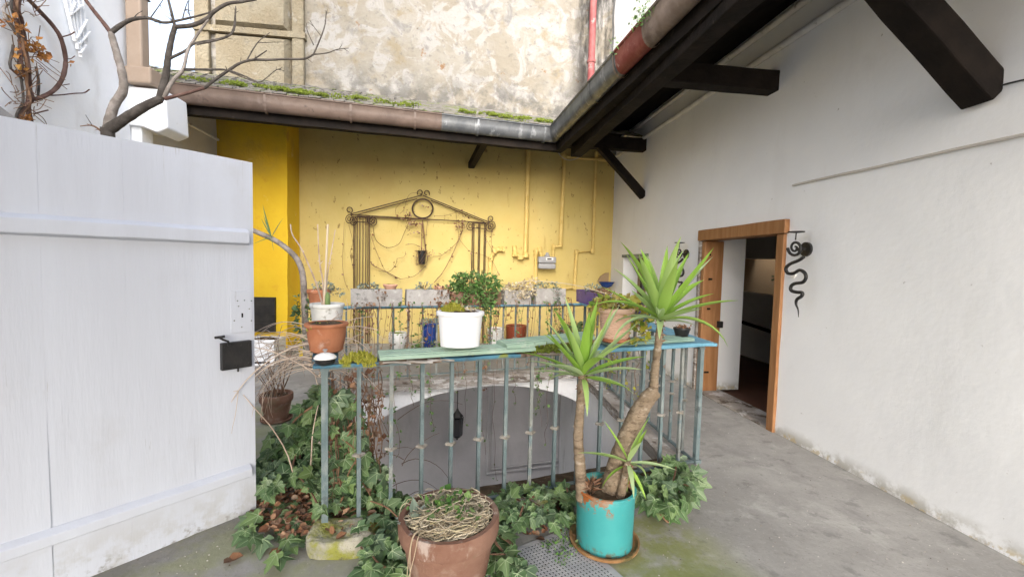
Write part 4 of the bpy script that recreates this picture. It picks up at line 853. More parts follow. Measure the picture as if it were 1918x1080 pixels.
# moss on the handrail
def moss(name, spots, mat, lab):
    mb = MB()
    for s_, sd_, n_, rx, z_ in spots:
        p = RA+fd*s_+V((-fd.y,fd.x,0))*sd_; mossclump(mb, (p.x,p.y,z_), rx, .06, .045, n_, .018)
    return solo(name, mb, mat, lab, 'moss', fix=False, loc=(mb.v[0].x, mb.v[0].y, min(q.z for q in mb.v)))
moss('moss_cushion', [(.14,-.03,170,.06,TOPF+.012),(.20,.0,170,.06,TOPF+.012),(.23,-.05,120,.04,TOPF-.005)], 'moss_yellow', 'yellow green moss cushion beside the corner pot on the handrail')
moss('moss_strip', [(1.26+.05*k,-.05,70,.05,TOPF+.014) for k in range(8)], 'moss', 'strip of green moss on the rotten front handrail')

# ------------------------------------------------------------------ pots
def soil_disc(mb, c, r, sx=1., sy=1., amp=.012):
    c = V(c); n = 20; vs = [c+V((0,0,amp))]; fs = []
    for k in range(1,5):
        for i in range(n):
            t = 2*math.pi*i/n; q = c+V((r*k/4*math.cos(t)*sx, r*k/4*math.sin(t)*sy, 0)); q.z += noise.noise(q*25)*amp + (amp if k < 4 else 0); vs.append(q)
    for i in range(n): fs.append((0,1+i,1+(i+1)%n))
    for k in range(3):
        for i in range(n): fs.append((1+k*n+i,1+(k+1)*n+i,1+(k+1)*n+(i+1)%n,1+k*n+(i+1)%n))
    mb.add(vs, fs)
def pot(name, c, rb, rt, h, mat, lab, cat='pot', rim=(.03,.012), sx=1., sy=1., saucer=None, soil=.9, wob=.01, n=36, group=None, belly=0., rings=0, flute=0, fdp=0., soilmat='soil', rimmat=None):
    c = V(c); t = thing(name, c, lab, cat, group); rh, ro = rim; z0 = 0
    if saucer:
        sr, sm = saucer; mb = MB(); mb.lathe(c, [(sr*.8,0),(sr*.98,.012),(sr,.03),(sr*.95,.03),(sr*.88,.012),(0,.010)], 32, sx=sx, sy=sy); part('saucer', mb, sm, t, smooth=40); z0 = .011
    mb = MB(); prof = []; K = 10 if not rings else rings*3
    for k in range(K+1):
        f = k/K; r = rb+(rt-rb)*f + belly*math.sin(math.pi*f)
        if rings: r += .0035*math.cos(f*rings*2*math.pi)
        prof.append((r, z0+(h-(rh if ro else 0))*f))
    if ro: 
        prof += [(rt-.008, z0+h-.004)]
    prof += [(rt-.012, z0+h-.002), (rt-.018, z0+h*.80), (rt*.8, z0+h*.78)]
    mb.lathe(c, prof, n, sx=sx, sy=sy, wob=wob, flute=flute, fd=fdp); bo = part('body', mb, mat, t, smooth=45)
    if ro:
        zr = z0+h-rh; rq = rb+(rt-rb)*.98
        mb = MB(); mb.lathe(c, [(rq-.004,zr),(rt+ro*.7,zr+.002),(rt+ro,zr+rh*.25),(rt+ro,zr+rh*.85),(rt+ro*.6,zr+rh),(rt-.010,zr+rh),(rt-.014,zr+rh*.3)], n, sx=sx, sy=sy, wob=wob, cap=False); part('rim', mb, rimmat or mat, t, smooth=50)
    if soil:
        mb = MB(); soil_disc(mb, c+V((0,0,z0+h*soil)), rt-.012, sx, sy); part('soil', mb, soilmat, t, smooth=180)
    return t
# front clay pot with straw
pc1 = V((-.045,2.0,0)); q = gz(842,962,.38); pc1 = V((q.x,q.y,0))
pot('clay_pot', pc1, .155, .215, .385, 'terracotta_old', 'large weathered clay pot full of dry straw, in front of the balustrade', rim=(.085,.018), wob=.012, soil=.86)
# turquoise pot
q = gz(1131,1014); pc2 = V((q.x,q.y,0))
pot('turquoise_pot', pc2, .155, .160, .315, 'turquoise', 'turquoise metal tub with flaking rusty rim on a brown saucer', 'tub', rim=(.014,.006), saucer=(.195,'rust_saucer'), soil=.88, wob=.006)
# corner terracotta pot on the front rail
pc3 = gz(612,658,TOPF+.016); 
p_ = pot('clay_pot', pc3, .088, .110, .165, 'terracotta', 'smooth terracotta pot on a saucer at the mossy balustrade corner', rim=(.022,.014), saucer=(.095,'terracotta'), soil=.93, belly=.006)
mb = MB()
for _ in range(60): leafquad(mb, pc3+V((random.gauss(0,.055),random.gauss(0,.055),.165)), rnd(.012,.025))
solo('sedum_plant', mb, 'yellow_leaf', 'sparse pale seedlings in the corner terracotta pot', 'plant', fix=False)
# white bucket and terracotta pot further along that rail
Lr = (RA-RD).length
def onrail(px, A, B, z): 
    p = gp(px, 540, A, B); return V((p.x,p.y,z))
def lrp(Y, z): f = (Y-RA.y)/(RD.y-RA.y); p = RA.lerp(RD, f); return V((p.x,p.y,z))
TOPL = TOPB+.028
pc4 = lrp(3.35, TOPL)
pot('white_bucket', pc4, .095, .115, .235, 'white_dirty', 'dirty white plastic bucket behind the corner terracotta pot', 'bucket', rim=(.03,.008), soil=.8)
pc5 = gz(616,566,1.0); pc5 = V((RD.x-.12, RD.y-.02, TOPB+.016))
pot('clay_pot', pc5, .095, .125, .21, 'terracotta', 'terracotta pot with grey leaves at the rear end of the ivy side rail', rim=(.05,.012), soil=.9)
# white oval planter
pc6 = RA+fd*1.04+V((0,0,ZB+.064)); q = gp(855,660,RA,RB); pc6 = V((q.x+.02,q.y-.045,ZB+.047))
pot('white_planter', pc6, .102, .116, .205, 'white_plastic', 'clean white oval plastic planter with green moss on the loose boards', 'planter', rim=(.028,.010), sx=1.12, sy=.8, soil=.95, wob=0., n=48)
mb = MB(); mossclump(mb, pc6+V((-.045,.0,.195)), .06, .05, .045, 420, .020); solo('moss_plant', mb, 'moss_yellow', 'bright yellow green moss mound growing in the white planter', 'moss', fix=False, loc=pc6+V((-.045,0,.195)))
mb = MB()
for _ in range(24): leafquad(mb, pc6+V((.05+random.gauss(0,.03),random.gauss(0,.03),.205+rnd(0,.02))), rnd(.02,.04))
solo('dry_seedlings', mb, 'straw', 'dry curled leaves beside the moss in the white planter', 'plant', fix=False)
# ribbed beige pot
q = gp(1148,645,RA,RB); pc7 = V((q.x,q.y-.03,TOPF+.054))
pot('ribbed_pot', pc7, .086, .117, .225, 'beige_plastic', 'ribbed beige plastic pot with a yellowing plant on the front balustrade', rim=(.035,.012), rings=15, saucer=(.104,'terracotta'), soil=.93, wob=.002, n=48)
# small black pot
q = gp(1272,640,RA,RB); pc8 = V((q.x+.05,q.y+.06,TOPF+.0235))
pot('small_pot', pc8, .038, .058, .085, 'black_plastic', 'small black nursery pot on a grey saucer at the passage corner', rim=(.018,.004), saucer=(.062,'asbestos_grey'), soil=.9)
mb = MB()
for _ in range(70): leafquad(mb, pc8+V((random.gauss(0,.025),random.gauss(0,.025),.088+rnd(0,.02))), rnd(.012,.024), V((rnd(-1,1),rnd(-1,1),rnd(.2,1))))
solo('succulent', mb, 'dead_leaf', 'tiny pinkish succulent in the small black pot', 'plant', fix=False)
# clay pot on the ground by the gate
q = gz(518,786); pc9 = V((q.x,q.y,0))
pot('clay_pot', pc9, .095, .135, .25, 'terracotta_old', 'mossy clay pot of thin bare stems on the ground behind the gate', rim=(.07,.012), saucer=(.14,'terracotta_old'), soil=.88)
# pots on the gallery floor behind
def fpot(px, py, **k): q = gz(px, py); return V((q.x,q.y,0))
pot('white_pot', fpot(745,652), .11, .15, .29, 'white_dirty', 'stained white bowl shaped pot on the gallery floor', rim=(.0,0), belly=.03, soil=.92, soilmat='moss')
pot('blue_jar', fpot(804,650), .10, .12, .46, 'blue_glaze', 'dark blue glazed jar on the gallery floor beside the white planter', 'jar', rim=(.04,.06), belly=.02, soil=.95)
pot('white_pot', fpot(928,650), .13, .15, .36, 'white_dirty', 'tall chipped white pot beside the red brown tub', rim=(.05,.01), soil=.9, flute=12, fdp=.02)
pot('brown_tub', fpot(966,648), .17, .195, .40, 'red_glaze', 'red brown fluted tub on the gallery floor', 'tub', rim=(.02,.006), soil=.9, flute=22, fdp=.02, n=88)
pot('dark_pot', fpot(951,640), .12, .14, .36, 'rotten_wood', 'dark pot squeezed between white pot and red brown tub', rim=(.03,.01), soil=.9)
pot('yellow_pail', fpot(572,668), .09, .11, .26, 'yellow_paint', 'bright yellow pail on the floor under the bare twigs', 'pail', rim=(.015,.005), soil=.85)
# white planter box behind the gate
q = gz(493,684); bxr = thing('white_box', (q.x,q.y,0), 'square white planter box on the floor behind the gate', 'planter')
mb = MB()
for a, b in (((-.28,-.02,0),(.16,.0,.36)),((-.28,.38,0),(.16,.40,.36)),((-.28,0,0),(-.26,.38,.36)),((.14,0,0),(.16,.38,.36)),((-.26,0,.02),(.14,.38,.04))): mb.box(V(a)+V((q.x,q.y,0)), V(b)+V((q.x,q.y,0)))
part('box', mb, 'white_plastic', bxr); mb = MB(); mb.box((q.x-.29,q.y-.03,.34),(q.x+.17,q.y-.0205,.38)); part('rim', mb, 'white_plastic', bxr, bevel=.004)
mb = MB(); mb.box((q.x-.2,q.y-.024,.035),(q.x+.10,q.y-.0195,.06)); part('slot', mb, 'pit_black', bxr)
mb = MB(); mb.grid(lambda u, v: V((q.x-.255+.39*u, q.y+.005+.37*v, .33+.05*math.sin(math.pi*u)*math.sin(math.pi*v)+noise.noise(V((u*9,v*9,0)))*.02)), 14, 12); part('soil', mb, 'soil', bxr, smooth=180)
# enamel pot with lid at the corner
q = gz(606,683,TOPF+.016); ec = V((RA.x+.0, RA.y-.035, TOPF+.016)); ec = V((q.x+.005,q.y+.01,TOPF+.016))
en = thing('lidded_pot', ec, 'small black pan with a white enamel lid at the balustrade corner', 'pan')
mb = MB(); mb.lathe(ec, [(.035,0),(.05,.012),(.052,.035),(.046,.035),(.04,.01),(0,.008)], 28); part('pan', mb, 'black_plastic', en, smooth=40)
mb = MB(); mb.lathe(ec+V((0,0,.034)), [(.056,0),(.057,.005),(.045,.018),(.02,.028),(0,.03)], 28); ld = part('lid', mb, 'enamel_white', en, smooth=50)
mb = MB(); mb.lathe(ec+V((0,0,.063)), [(.006,0),(.006,.008),(.012,.012),(.012,.018),(0,.021)], 16); part('knob', mb, 'meter_grey', ld, smooth=40)

# planter boxes on the rear railing
def boxplanter(px0, px1, top, mat, lab, A=RC, B=RD, zt=None, w=.17, lift=.018, name='planter_box'):
    zt = zt or TOPB+lift; a = gp(px0,560,A,B); b = gp(px1,560,A,B); a.z = b.z = zt; L = (b-a).length; d = (b-a).normalized(); n = V((-d.y,d.x,0))
    h = gp((px0+px1)/2, top, A, B).z - zt; t = thing(name, a.lerp(b,.5), lab, 'planter', 'planter boxes on the rear railing')
    def fr_(s, e, z): return a.lerp(b,.5)+d*s+n*e+V((0,0,z))
    mb = MB(); th = .016
    for e in (-w/2, w/2): mb.beam(fr_(-L/2,e,h/2), fr_(L/2,e,h/2), th, h, seg=8, wob=.004)
    for s in (-L/2+th/2, L/2-th/2): mb.beam(fr_(s,-w/2+th/2,h/2), fr_(s,w/2-th/2,h/2), th, h-.004)
    mb.beam(fr_(-L/2+th,0,.012), fr_(L/2-th,0,.012), w-th, .02); part('trough', mb, mat, t)
    mb = MB(); K = 16; vs = []
    for k in range(K+1):
        for e in (-w/2+th/2, 0, w/2-th/2): q_ = fr_(-L/2+th+(L-2*th)*k/K, e, h*.86); q_.z += noise.noise(q_*20)*.015+(.012 if e == 0 else 0); vs.append(q_)
    mb.add(vs, [(3*k+i,3*k+i+1,3*k+4+i,3*k+3+i) for k in range(K) for i in range(2)]); part('soil', mb, 'soil', t, smooth=180)
    return t, a.lerp(b,.5), d, n, L, h
BX = {}
BX['1'] = boxplanter(657,752,541,'asbestos_grey','long grey fibre planter box at the ivy end of the rear railing')
BX['2'] = boxplanter(760,839,542,'asbestos_grey','grey fibre planter box with clay shards left of the green bush')
BX['3'] = boxplanter(842,934,545,'terracotta_old','planter box hidden below the green leafy bush')
BX['4'] = boxplanter(941,990,543,'asbestos_grey','planter box under the dried papery flowers')
BX['5'] = boxplanter(999,1054,540,'asbestos_grey','short grey fibre planter box with trailing grey leaves')
BX['6'] = boxplanter(1090,1132,546,'purple_plastic','purple plastic planter box on the passage railing', RB, RC, TOPR+.028)
t_, m_, d_, n_, L_, h_ = BX['1']; q = m_-d_*.0+d_*(gp(731,560,RC,RD)-m_).dot(d_); 
pot('clay_pot', q+V((0,0,h_*.86+.02)), .06, .085, .07, 'terracotta_pale', 'shallow terracotta bowl sunk in the long grey planter box', rim=(.02,.008), soil=.8)
q = m_+d_*(gp(822,560,RC,RD)-m_).dot(d_); 
pot('clay_pot', q+V((0,0,BX['2'][5]*.86+.015)), .05, .065, .06, 'terracotta_pale', 'small broken terracotta pot in the grey box near the bush', rim=(.02,.006), soil=.8)

# ------------------------------------------------------------------ leaf clouds for the rear boxes
def cloud(mb, c, rx, ry, rz, n, s0, s1, hollow=.35, up=.3):
    for _ in range(n):
        d = jit(1).normalized(); r = rnd(hollow,1)**.6; p = V(c)+V((d.x*rx*r, d.y*ry*r, d.z*rz*r))
        k = 1+.35*noise.noise(p*6); p = V(c)+(p-V(c))*k
        leafquad(mb, p, rnd(s0,s1), V((d.x+rnd(-.8,.8), d.y+rnd(-.8,.8), d.z*.4+rnd(-.6,.6)+up*-.3)))
def plant(name, lab, spec, mats, cat='plant', stems=0, base=None):
    t = thing(name, base, lab, cat); mb = MB()
    for s in spec: cloud(mb, *s)
    part('leaves', mb, mats, t, kind='stuff', fix=False)
    if stems:
        sm = MB()
        for _ in range(stems):
            s = random.choice(spec); e = V(s[0])+V((rnd(-1,1)*s[1]*.8, rnd(-1,1)*s[2]*.8, rnd(-.2,.9)*s[3])); b_ = V(base)+V((rnd(-.03,.03),rnd(-.03,.03),0))
            sm.tube(crom([b_, b_.lerp(e,.5)+jit(.03), e],4), .003, 4)
        part('stems', sm, 'twig_brown', t, kind='stuff', fix=False)
    return t
def bp3(key, px, up_): 
    t_, m_, d_, n_, L_, h_ = BX[key]; A, B = (RB,RC) if key == '6' else (RC,RD); q = gp(px,560,A,B); return V((q.x,q.y,m_.z+h_*.86+up_))
c = bp3('3',886,0)
plant('green_bush', 'dense green leafy bush spilling over the rear railing', [(c+V((0,-.02,.12)),.34,.20,.20,800,.035,.075), (c+V((-.16,-.05,.0)),.20,.16,.16,320,.035,.07), (c+V((.18,-.05,.02)),.20,.16,.18,360,.035,.07), (c+V((0,-.12,-.16)),.33,.09,.14,330,.03,.06)], 'bush_leaf', 'bush', 22, c)
c = bp3('1',690,.0); plant('grey_sedum', 'grey green trailing plant in the long grey planter box', [(c+V((0,0,.05)),.16,.09,.06,170,.02,.045),(c+V((-.12,-.09,-.05)),.05,.03,.09,50,.02,.04)], 'grey_leaf', base=c, stems=10)
c = bp3('1',716,.0); plant('pink_sedum', 'pinkish trailing leaves hanging over the long grey box', [(c+V((0,-.09,-.05)),.07,.03,.09,90,.02,.04)], 'dead_leaf', base=c, stems=6)
c = bp3('2',795,.0); plant('grey_sedum', 'tuft of grey leaves in the grey box left of the bush', [(c+V((0,0,.05)),.10,.08,.07,120,.02,.05)], 'grey_leaf', base=c, stems=8)
c = bp3('2',832,.0); plant('dry_flower_clump', 'rust brown wilted clump hanging beside the green bush', [(c+V((0,-.08,-.06)),.13,.06,.16,170,.03,.06)], 'dead_leaf', base=c, stems=8)
c = bp3('4',965,.0); plant('dry_flower_clump', 'dried papery beige flower heads over the rear railing', [(c+V((0,-.05,.02)),.22,.12,.13,420,.025,.055),(c+V((.18,-.03,.06)),.12,.10,.16,160,.025,.05)], 'straw', base=c, stems=14)
c = bp3('5',1025,.0); plant('grey_sedum', 'trailing grey green plant in the short grey planter box', [(c+V((0,0,.06)),.20,.09,.08,190,.025,.05),(c+V((.12,-.1,-.06)),.06,.03,.10,70,.02,.04)], 'grey_leaf', base=c, stems=10)
c = bp3('6',1108,.0); plant('grey_sedum', 'grey leaves growing in the purple planter box', [(c+V((0,0,.06)),.14,.14,.07,130,.025,.05)], 'grey_leaf', base=c, stems=10)
c = bp3('6',1125,.0); plant('dry_flower_clump', 'brown dried stems in the purple planter box', [(c+V((0,-.1,.04)),.10,.14,.07,120,.025,.05)], 'dead_leaf', base=c, stems=12)
c = pc5+V((0,0,.2)); plant('grey_sedum', 'grey leaved plant in the rear terracotta pot on the ivy side rail', [(c+V((.06,0,.05)),.13,.10,.07,130,.02,.045),(c+V((.20,-.02,-.02)),.10,.06,.07,70,.02,.045)], 'grey_leaf', base=c, stems=10)
c = pc7+V((0,0,.22)); plant('yellowing_plant', 'yellow and green wilting plant in the ribbed beige pot', [(c+V((0,0,.04)),.13,.12,.06,230,.03,.065),(c+V((.15,-.02,-.04)),.09,.08,.07,150,.03,.06),(c+V((.17,-.02,-.16)),.06,.05,.08,60,.03,.06),(c+V((-.13,-.02,.02)),.06,.06,.05,50,.03,.06)], 'yellow_leaf', base=c, stems=26)
q = gz(1070,642); c = V((q.x,q.y,0)); plant('dark_leaf_plant', 'dark green broad leaved plant on the gallery floor', [(c+V((0,0,.25)),.18,.15,.22,90,.10,.20)], 'ivy_leaf', base=c, stems=10)
q = gz(812,655); c = V((q.x-.1,q.y-.25,0)); plant('ivy_tuft', 'small ivy tuft on the floor in front of the blue jar', [(c+V((0,0,.12)),.20,.12,.13,120,.04,.08)], 'bush_leaf', base=c, stems=8)
c = fpot(804,650)+V((0,0,.46)); plant('grey_sedum', 'blue grey leaves on top of the dark blue jar', [(c+V((0,-.05,.03)),.17,.1,.06,120,.03,.06)], 'grey_leaf', base=c, stems=6)
mb = MB(); q = lrp(3.3, TOPL); mb.tube([q+V((0,0,.17)), q+V((.005,0,.23)), q+V((.004,0,.30)), q+V((.003,0,.325))], [.016,.02,.017,.004], 8); solo('cactus', mb, 'cactus', 'stubby green cactus sprouting from the dirty white bucket', 'cactus', smooth=60)

# vines hanging down from the rear railing
hv = thing('hanging_vine', RC.lerp(RD,.5)+V((0,0,.5)), 'dead and green ivy strands hanging below the rear planter boxes', 'vine')
vm = MB(); lg = MB(); ldd = MB()
for k in range(100):
    px = rnd(660,1070); A_ = gp(px,575,RC,RD); A_.z = TOPB+.01; L_ = rnd(.25,1.25)*(1 if rnd(0,1) < .6 else .55); off_ = rnd(-.12,-.07)
    pts = []; x_ = 0
    for i in range(9): x_ += rnd(-.018,.018); pts.append(A_+V((x_, off_+rnd(-.01,.01), .05-L_*i/8)))
    pts = [A_+V((0,0,.10))]+pts
    vm.tube(crom(pts,3), rnd(.0022,.004), 4, caps=False)
    g = rnd(0,1); heavy = rnd(0,1) < .35
    for _ in range(int(L_*(46 if heavy else 13))):
        p = random.choice(pts)+jit(.02); leafquad(lg if g < .55 else ldd, p, rnd(.025,.055), V((rnd(-1,1),rnd(-1,0),rnd(-1,.2))))
part('strands', vm, 'twig_brown', hv, kind='stuff', fix=False); part('green_leaves', lg, 'bush_leaf', hv, kind='stuff', fix=False); part('dead_leaves', ldd, 'dead_leaf', hv, kind='stuff', fix=False)
# thin runners with few leaves in front of the arch and on the passage side
hv = thing('ivy_runner', HC.lerp(HD,.5)+V((0,0,-.4)), 'thin ivy runners hanging in front of the arch', 'vine')
vm = MB(); lg = MB()
for px, y0, y1, dense in ((700,700,860,30),(730,705,900,40),(800,700,800,46),(745,700,850,30),(770,705,760,8),(1005,690,800,8),(1015,690,770,50),(1030,700,830,10),(1110,720,880,12),(1125,740,900,12),(1150,740,880,14),(905,690,850,6),(925,690,900,8),(960,690,760,6),(870,690,790,5)):
    pts = []; Pa, Pb = HD-bn*.12, HC-bn*.12; x_ = px
    for i in range(8): x_ += rnd(-4,4); pts.append(gp(x_, y0+(y1-y0)*i/7, Pa, Pb) + jit(.01))
    vm.tube(crom(pts,3), .0028, 4, caps=False)
    for _ in range(dense): leafquad(lg, random.choice(pts)+jit(.03), rnd(.025,.06), V((rnd(-1,1),rnd(-1,0),rnd(-1,.2))))
part('strands', vm, 'twig_brown', hv, kind='stuff', fix=False); part('leaves', lg, 'bush_leaf', hv, kind='stuff', fix=False)
hv = thing('ivy_runner', RB.lerp(RC,.5)+V((0,0,.4)), 'yellow leaved runners climbing the passage balustrade', 'vine')
vm = MB(); lg = MB()
for k in range(16):
    p = RB.lerp(RC, rnd(.25,.95)); L_ = rnd(.3,.9); pts = [p+V((rnd(-.06,-.02)+rnd(-.02,.02), rnd(-.03,.03), TOPR-.01-L_*i/6)) for i in range(7)]
    vm.tube(crom(pts,3), .003, 4, caps=False)
    for _ in range(int(rnd(5,22))): leafquad(lg, random.choice(pts)+jit(.04), rnd(.03,.07))
part('strands', vm, 'twig_brown', hv, kind='stuff', fix=False); part('leaves', lg, 'yellow_leaf', hv, kind='stuff', fix=False)

# ------------------------------------------------------------------ ivy
def ivyleaf(curl, seed):
    r_ = random.Random(seed); mb = MB(); base = V((0,.02,0))
    def P(x, y): return V((x, y, -curl*(x*x*1.3+y*y*.5) + r_.uniform(-.02,.02) + .05*abs(x)))
    side = [(.20,-.16),(.40,-.10),(.50,.06),(.34,.22),(.46,.36),(.60,.50),(.40,.50),(.24,.54),(.14,.76)]
    side = [(x*r_.uniform(.9,1.1), y*r_.uniform(.92,1.08)) for x, y in side]
    out = [P(x, y) for x, y in side] + [P(0,1.)] + [P(-x, y) for x, y in reversed(side)]
    n = len(out); mb.add([base]+out, [(0,i+1,i+2) for i in range(n-1)])
    for i in (9, 5, 13, 1, 17):                                            # pale veins standing just proud
        if i >= n: continue
        e = out[i]; d = (e-base); w = V((-d.y,d.x,0)).normalized()*.014; u = V((0,0,.012))
        mid = base.lerp(e,.5); mid.z = (e.z*.36+base.z*.6)+.012
        mb.add([base-w+u, base+w+u, mid+w*.8+u, e.lerp(base,.06)+u*.8, mid-w*.8+u], [(0,1,2,4),(4,2,3)], 1)
    return mb
LEAVES = [ivyleaf(c, i) for i, c in enumerate((.15,.3,.5,.25,.4))]
LME = [m.mesh('leaf', ['ivy_leaf','ivy_vein'], fix=False) for m in LEAVES]
def inpoly(x, y, P):
    r = False; j = len(P)-1
    for i in range(len(P)):
        if (P[i][1] > y) != (P[j][1] > y) and x < (P[j][0]-P[i][0])*(y-P[i][1])/(P[j][1]-P[i][1])+P[i][0]: r = not r
        j = i
    return r
def sample(poly, n):
    xs = [p[0] for p in poly]; ys = [p[1] for p in poly]; out = []
    while len(out) < n:
        x, y = rnd(min(xs),max(xs)), rnd(min(ys),max(ys))
        if inpoly(x, y, poly): out.append((x, y))
    return out
def frame(nrm, tip):
    nrm = nrm.normalized(); t = (tip - nrm*tip.dot(nrm)); t = t.normalized() if t.length > 1e-5 else nrm.orthogonal().normalized()
    return Matrix((t.cross(nrm), t, nrm)).transposed()
def ivy(name, lab, base, pts, nsolo, s0, s1, nb=V((0,-.45,.75)), stems=14):
    t = thing(name, base, lab, 'ivy'); mass = MB(); recs = []
    for p in pts:
        nr = (nb + jit(.65)).normalized(); tip = V((rnd(-1,1), rnd(-1,.4), rnd(-1,.1)))
        recs.append((p, frame(nr, tip), rnd(s0,s1)*(1 if rnd(0,1) < .8 else .6)))
    recs.sort(key=lambda r: (r[0]-CAM).length/r[2])
    for k, (p, m, s) in enumerate(recs):
        i = random.randrange(len(LEAVES))
        if k < nsolo: inst('leaf', LME[i], t, p, m.to_quaternion(), s)
        else: mass.put(LEAVES[i], Matrix.Translation(p) @ m.to_4x4() @ Matrix.Scale(s, 4))
    if mass.v: part('leaf_mass', mass, ['ivy_leaf','ivy_vein'], t, kind='stuff', fix=False)
    sm = MB()
    for _ in range(stems):
        a, b = random.choice(pts), random.choice(pts)
        if (a-b).length > .7: b = a.lerp(b, .7/(a-b).length)
        sm.tube(crom([a-V((0,0,.02)), a.lerp(b,.5)+jit(.06)-V((0,0,.03)), b-V((0,0,.02))],4), rnd(.003,.007), 5)
    if stems: part('stems', sm, 'twig_brown', t, kind='stuff', fix=False)
    return t
def railY(px): return gp(px, 700, RA, RB).y
def gpos(hmax, ymax):
    def f(x, y):
        g = gz(x, y); h = rnd(.02, hmax)
        if g.y > ymax: q = gy(x, y, rnd(ymax-.5, ymax)); return q
        return gz(x, y, h)
    return f
f1 = gpos(.22, 3.5)
ivy('ivy_bush', 'large ivy mass spreading on the ground between gate and balustrade', (-1.2,2.9,0), [f1(x,y) for x, y in sample([(488,850),(505,812),(550,790),(580,725),(604,712),(606,960),(575,900),(540,905),(500,925),(484,915)], 460)], 120, .055, .11)
ivy('ivy_trailer', 'ivy trailing over dead leaves beside the mossy stone', (-.95,2.3,0), [gz(x,y,rnd(.02,.09)) for x, y in sample([(445,985),(485,950),(540,935),(600,920),(604,990),(570,1010),(545,1035),(520,1040),(500,1010),(455,1005)], 44)], 44, .07,.115, V((0,-.3,1)), 10)
ivy('ivy_climber', 'ivy climbing the corner post and hanging into the light well', (-.5,2.6,0), [gy(x,y,railY(x)+rnd(.03,.32)) for x, y in sample([(612,730),(640,735),(665,760),(690,850),(722,880),(735,930),(700,960),(615,960)], 240)], 60, .05, .10, V((.1,-.8,.5)))
ivy('ivy_patch', 'ivy growing over the edge left of the straw filled clay pot', (-.3,2.3,0), [gz(x,y,rnd(.02,.16)) for x, y in sample([(655,930),(715,915),(760,925),(775,960),(765,1010),(790,1075),(700,1078),(665,1070),(690,1010),(640,985)], 135)], 80, .06, .11)
ivy('ivy_patch', 'ivy growing over the edge between clay pot and turquoise tub', (.4,2.5,0), [gz(x,y,rnd(.03,.15)) for x, y in sample([(925,925),(950,905),(990,905),(1040,912),(1078,915),(1080,985),(1045,985),(1010,975),(985,985),(940,975)], 190)], 70, .05, .095)
ivy('ivy_patch', 'low ivy clump on the floor right of the straw filled clay pot', (.15,2.1,0), [gz(x,y,rnd(.02,.12)) for x, y in sample([(915,985),(935,975),(955,1005),(985,1050),(990,1078),(890,1079)], 46)], 46, .075, .13)
ivy('ivy_patch', 'ivy growing round the foot of the passage corner post', (1.6,3.0,0), [gz(x,y,rnd(.02,.20)) for x, y in sample([(1188,935),(1195,900),(1225,890),(1250,862),(1272,848),(1295,872),(1312,905),(1305,930),(1270,945),(1250,965),(1215,955),(1195,962)], 165)], 70, .06, .115)
# soil bed, stones, litter
sb = MB(); nrm_ = V((fd.y,-fd.x,0))
def bed(u, v):
    p = RA + fd*(LF*.95*u) + nrm_*(.16-.42*v); e = math.sin(math.pi*min(1,max(0,v)))**.6*math.sin(math.pi*min(.98,max(.02,u)))**.25
    return V((p.x,p.y,-.012+.075*e+noise.noise(p*7)*.018*e))
sb.grid(bed, 60, 14); struct('soil_bed', sb, 'soil', smooth=180)
def stone(name, a, b, h, lab, wob=.03):
    mb = MB(); a, b = V(a), V(b); c = (a+b)/2; sx_, sy_ = (b.x-a.x)/2, abs(b.y-a.y)/2; vs = []
    N_ = 12
    for k in range(7):
        f = k/6; r = (1, 1.03, 1.02, .97, .85, .55, 0)[k]; z = (0,.3,.6,.85,.97,1.,1.)[k]*h
        for i in range(24):
            t = 2*math.pi*i/24; ct, st_ = math.cos(t), math.sin(t); sup = (abs(ct)**4+abs(st_)**4)**-.25
            q = V((c.x+sx_*r*ct*sup, c.y+sy_*r*st_*sup, z)); q += noise.noise_vector(q*9)*wob*(.3 if k == 0 else 1); q.z = max(q.z,-.005); vs.append(q)
    fs = [(k*24+i,k*24+(i+1)%24,(k+1)*24+(i+1)%24,(k+1)*24+i) for k in range(6) for i in range(24)]
    mb.add(vs, fs); return solo(name, mb, 'stone', lab, 'stone', smooth=70)
q0_, q1_ = gz(567,1052), gz(672,1000); stone('mossy_stone', (q0_.x-.0,q0_.y+.0,0), (q0_.x+.34,q0_.y+.24,0), .10, 'flat moss covered stone at the foot of the corner post', .03)
q0_ = gz(985,985); stone('edge_stone', (q0_.x-.1,q0_.y+.02,0), (q0_.x+.16,q0_.y+.18,0), .09, 'grey stone half buried in ivy beside the metal grille')
q0_ = gz(1225,890); stone('edge_stone', (q0_.x-.25,q0_.y-.04,0), (q0_.x+.12,q0_.y+.1,0), .05, 'thin grey stone slab under the ivy at the passage corner')
def litter(poly, n, lab, s0=.03, s1=.065):
    mb = MB()
    for x, y in sample(poly, n):
        p = gz(x, y, rnd(.004,.10 if n > 500 else .03)); m = frame((V((0,-.2,1))+jit(.5)), jit(1)); s = rnd(s0,s1)
        w = rnd(.3,.5); c1 = rnd(.05,.25)
        mb.put(MB().add([(0,0,0),(w*.8,.35,c1),(w*.6,.75,c1),(0,1,.08),(-w*.6,.75,c1),(-w*.8,.35,c1),(0,.5,0)], [(0,1,6),(1,2,6),(2,3,6),(3,4,6),(4,5,6),(5,0,6)]), Matrix.Translation(p) @ m.to_4x4() @ Matrix.Scale(s,4))
    return solo('leaf_litter', mb, 'dead_leaf', lab, 'leaf litter', kind='stuff', fix=False)
litter([(470,960),(500,915),(560,895),(610,890),(700,930),(725,985),(690,1010),(620,1000),(560,1000),(520,1005)], 950, 'brown dead leaves under the ivy beside the gate', .025, .0805*.75)
litter([(930,960),(1080,960),(1075,1000),(1000,1000),(970,990)], 40, 'a few dead leaves along the grille edge')
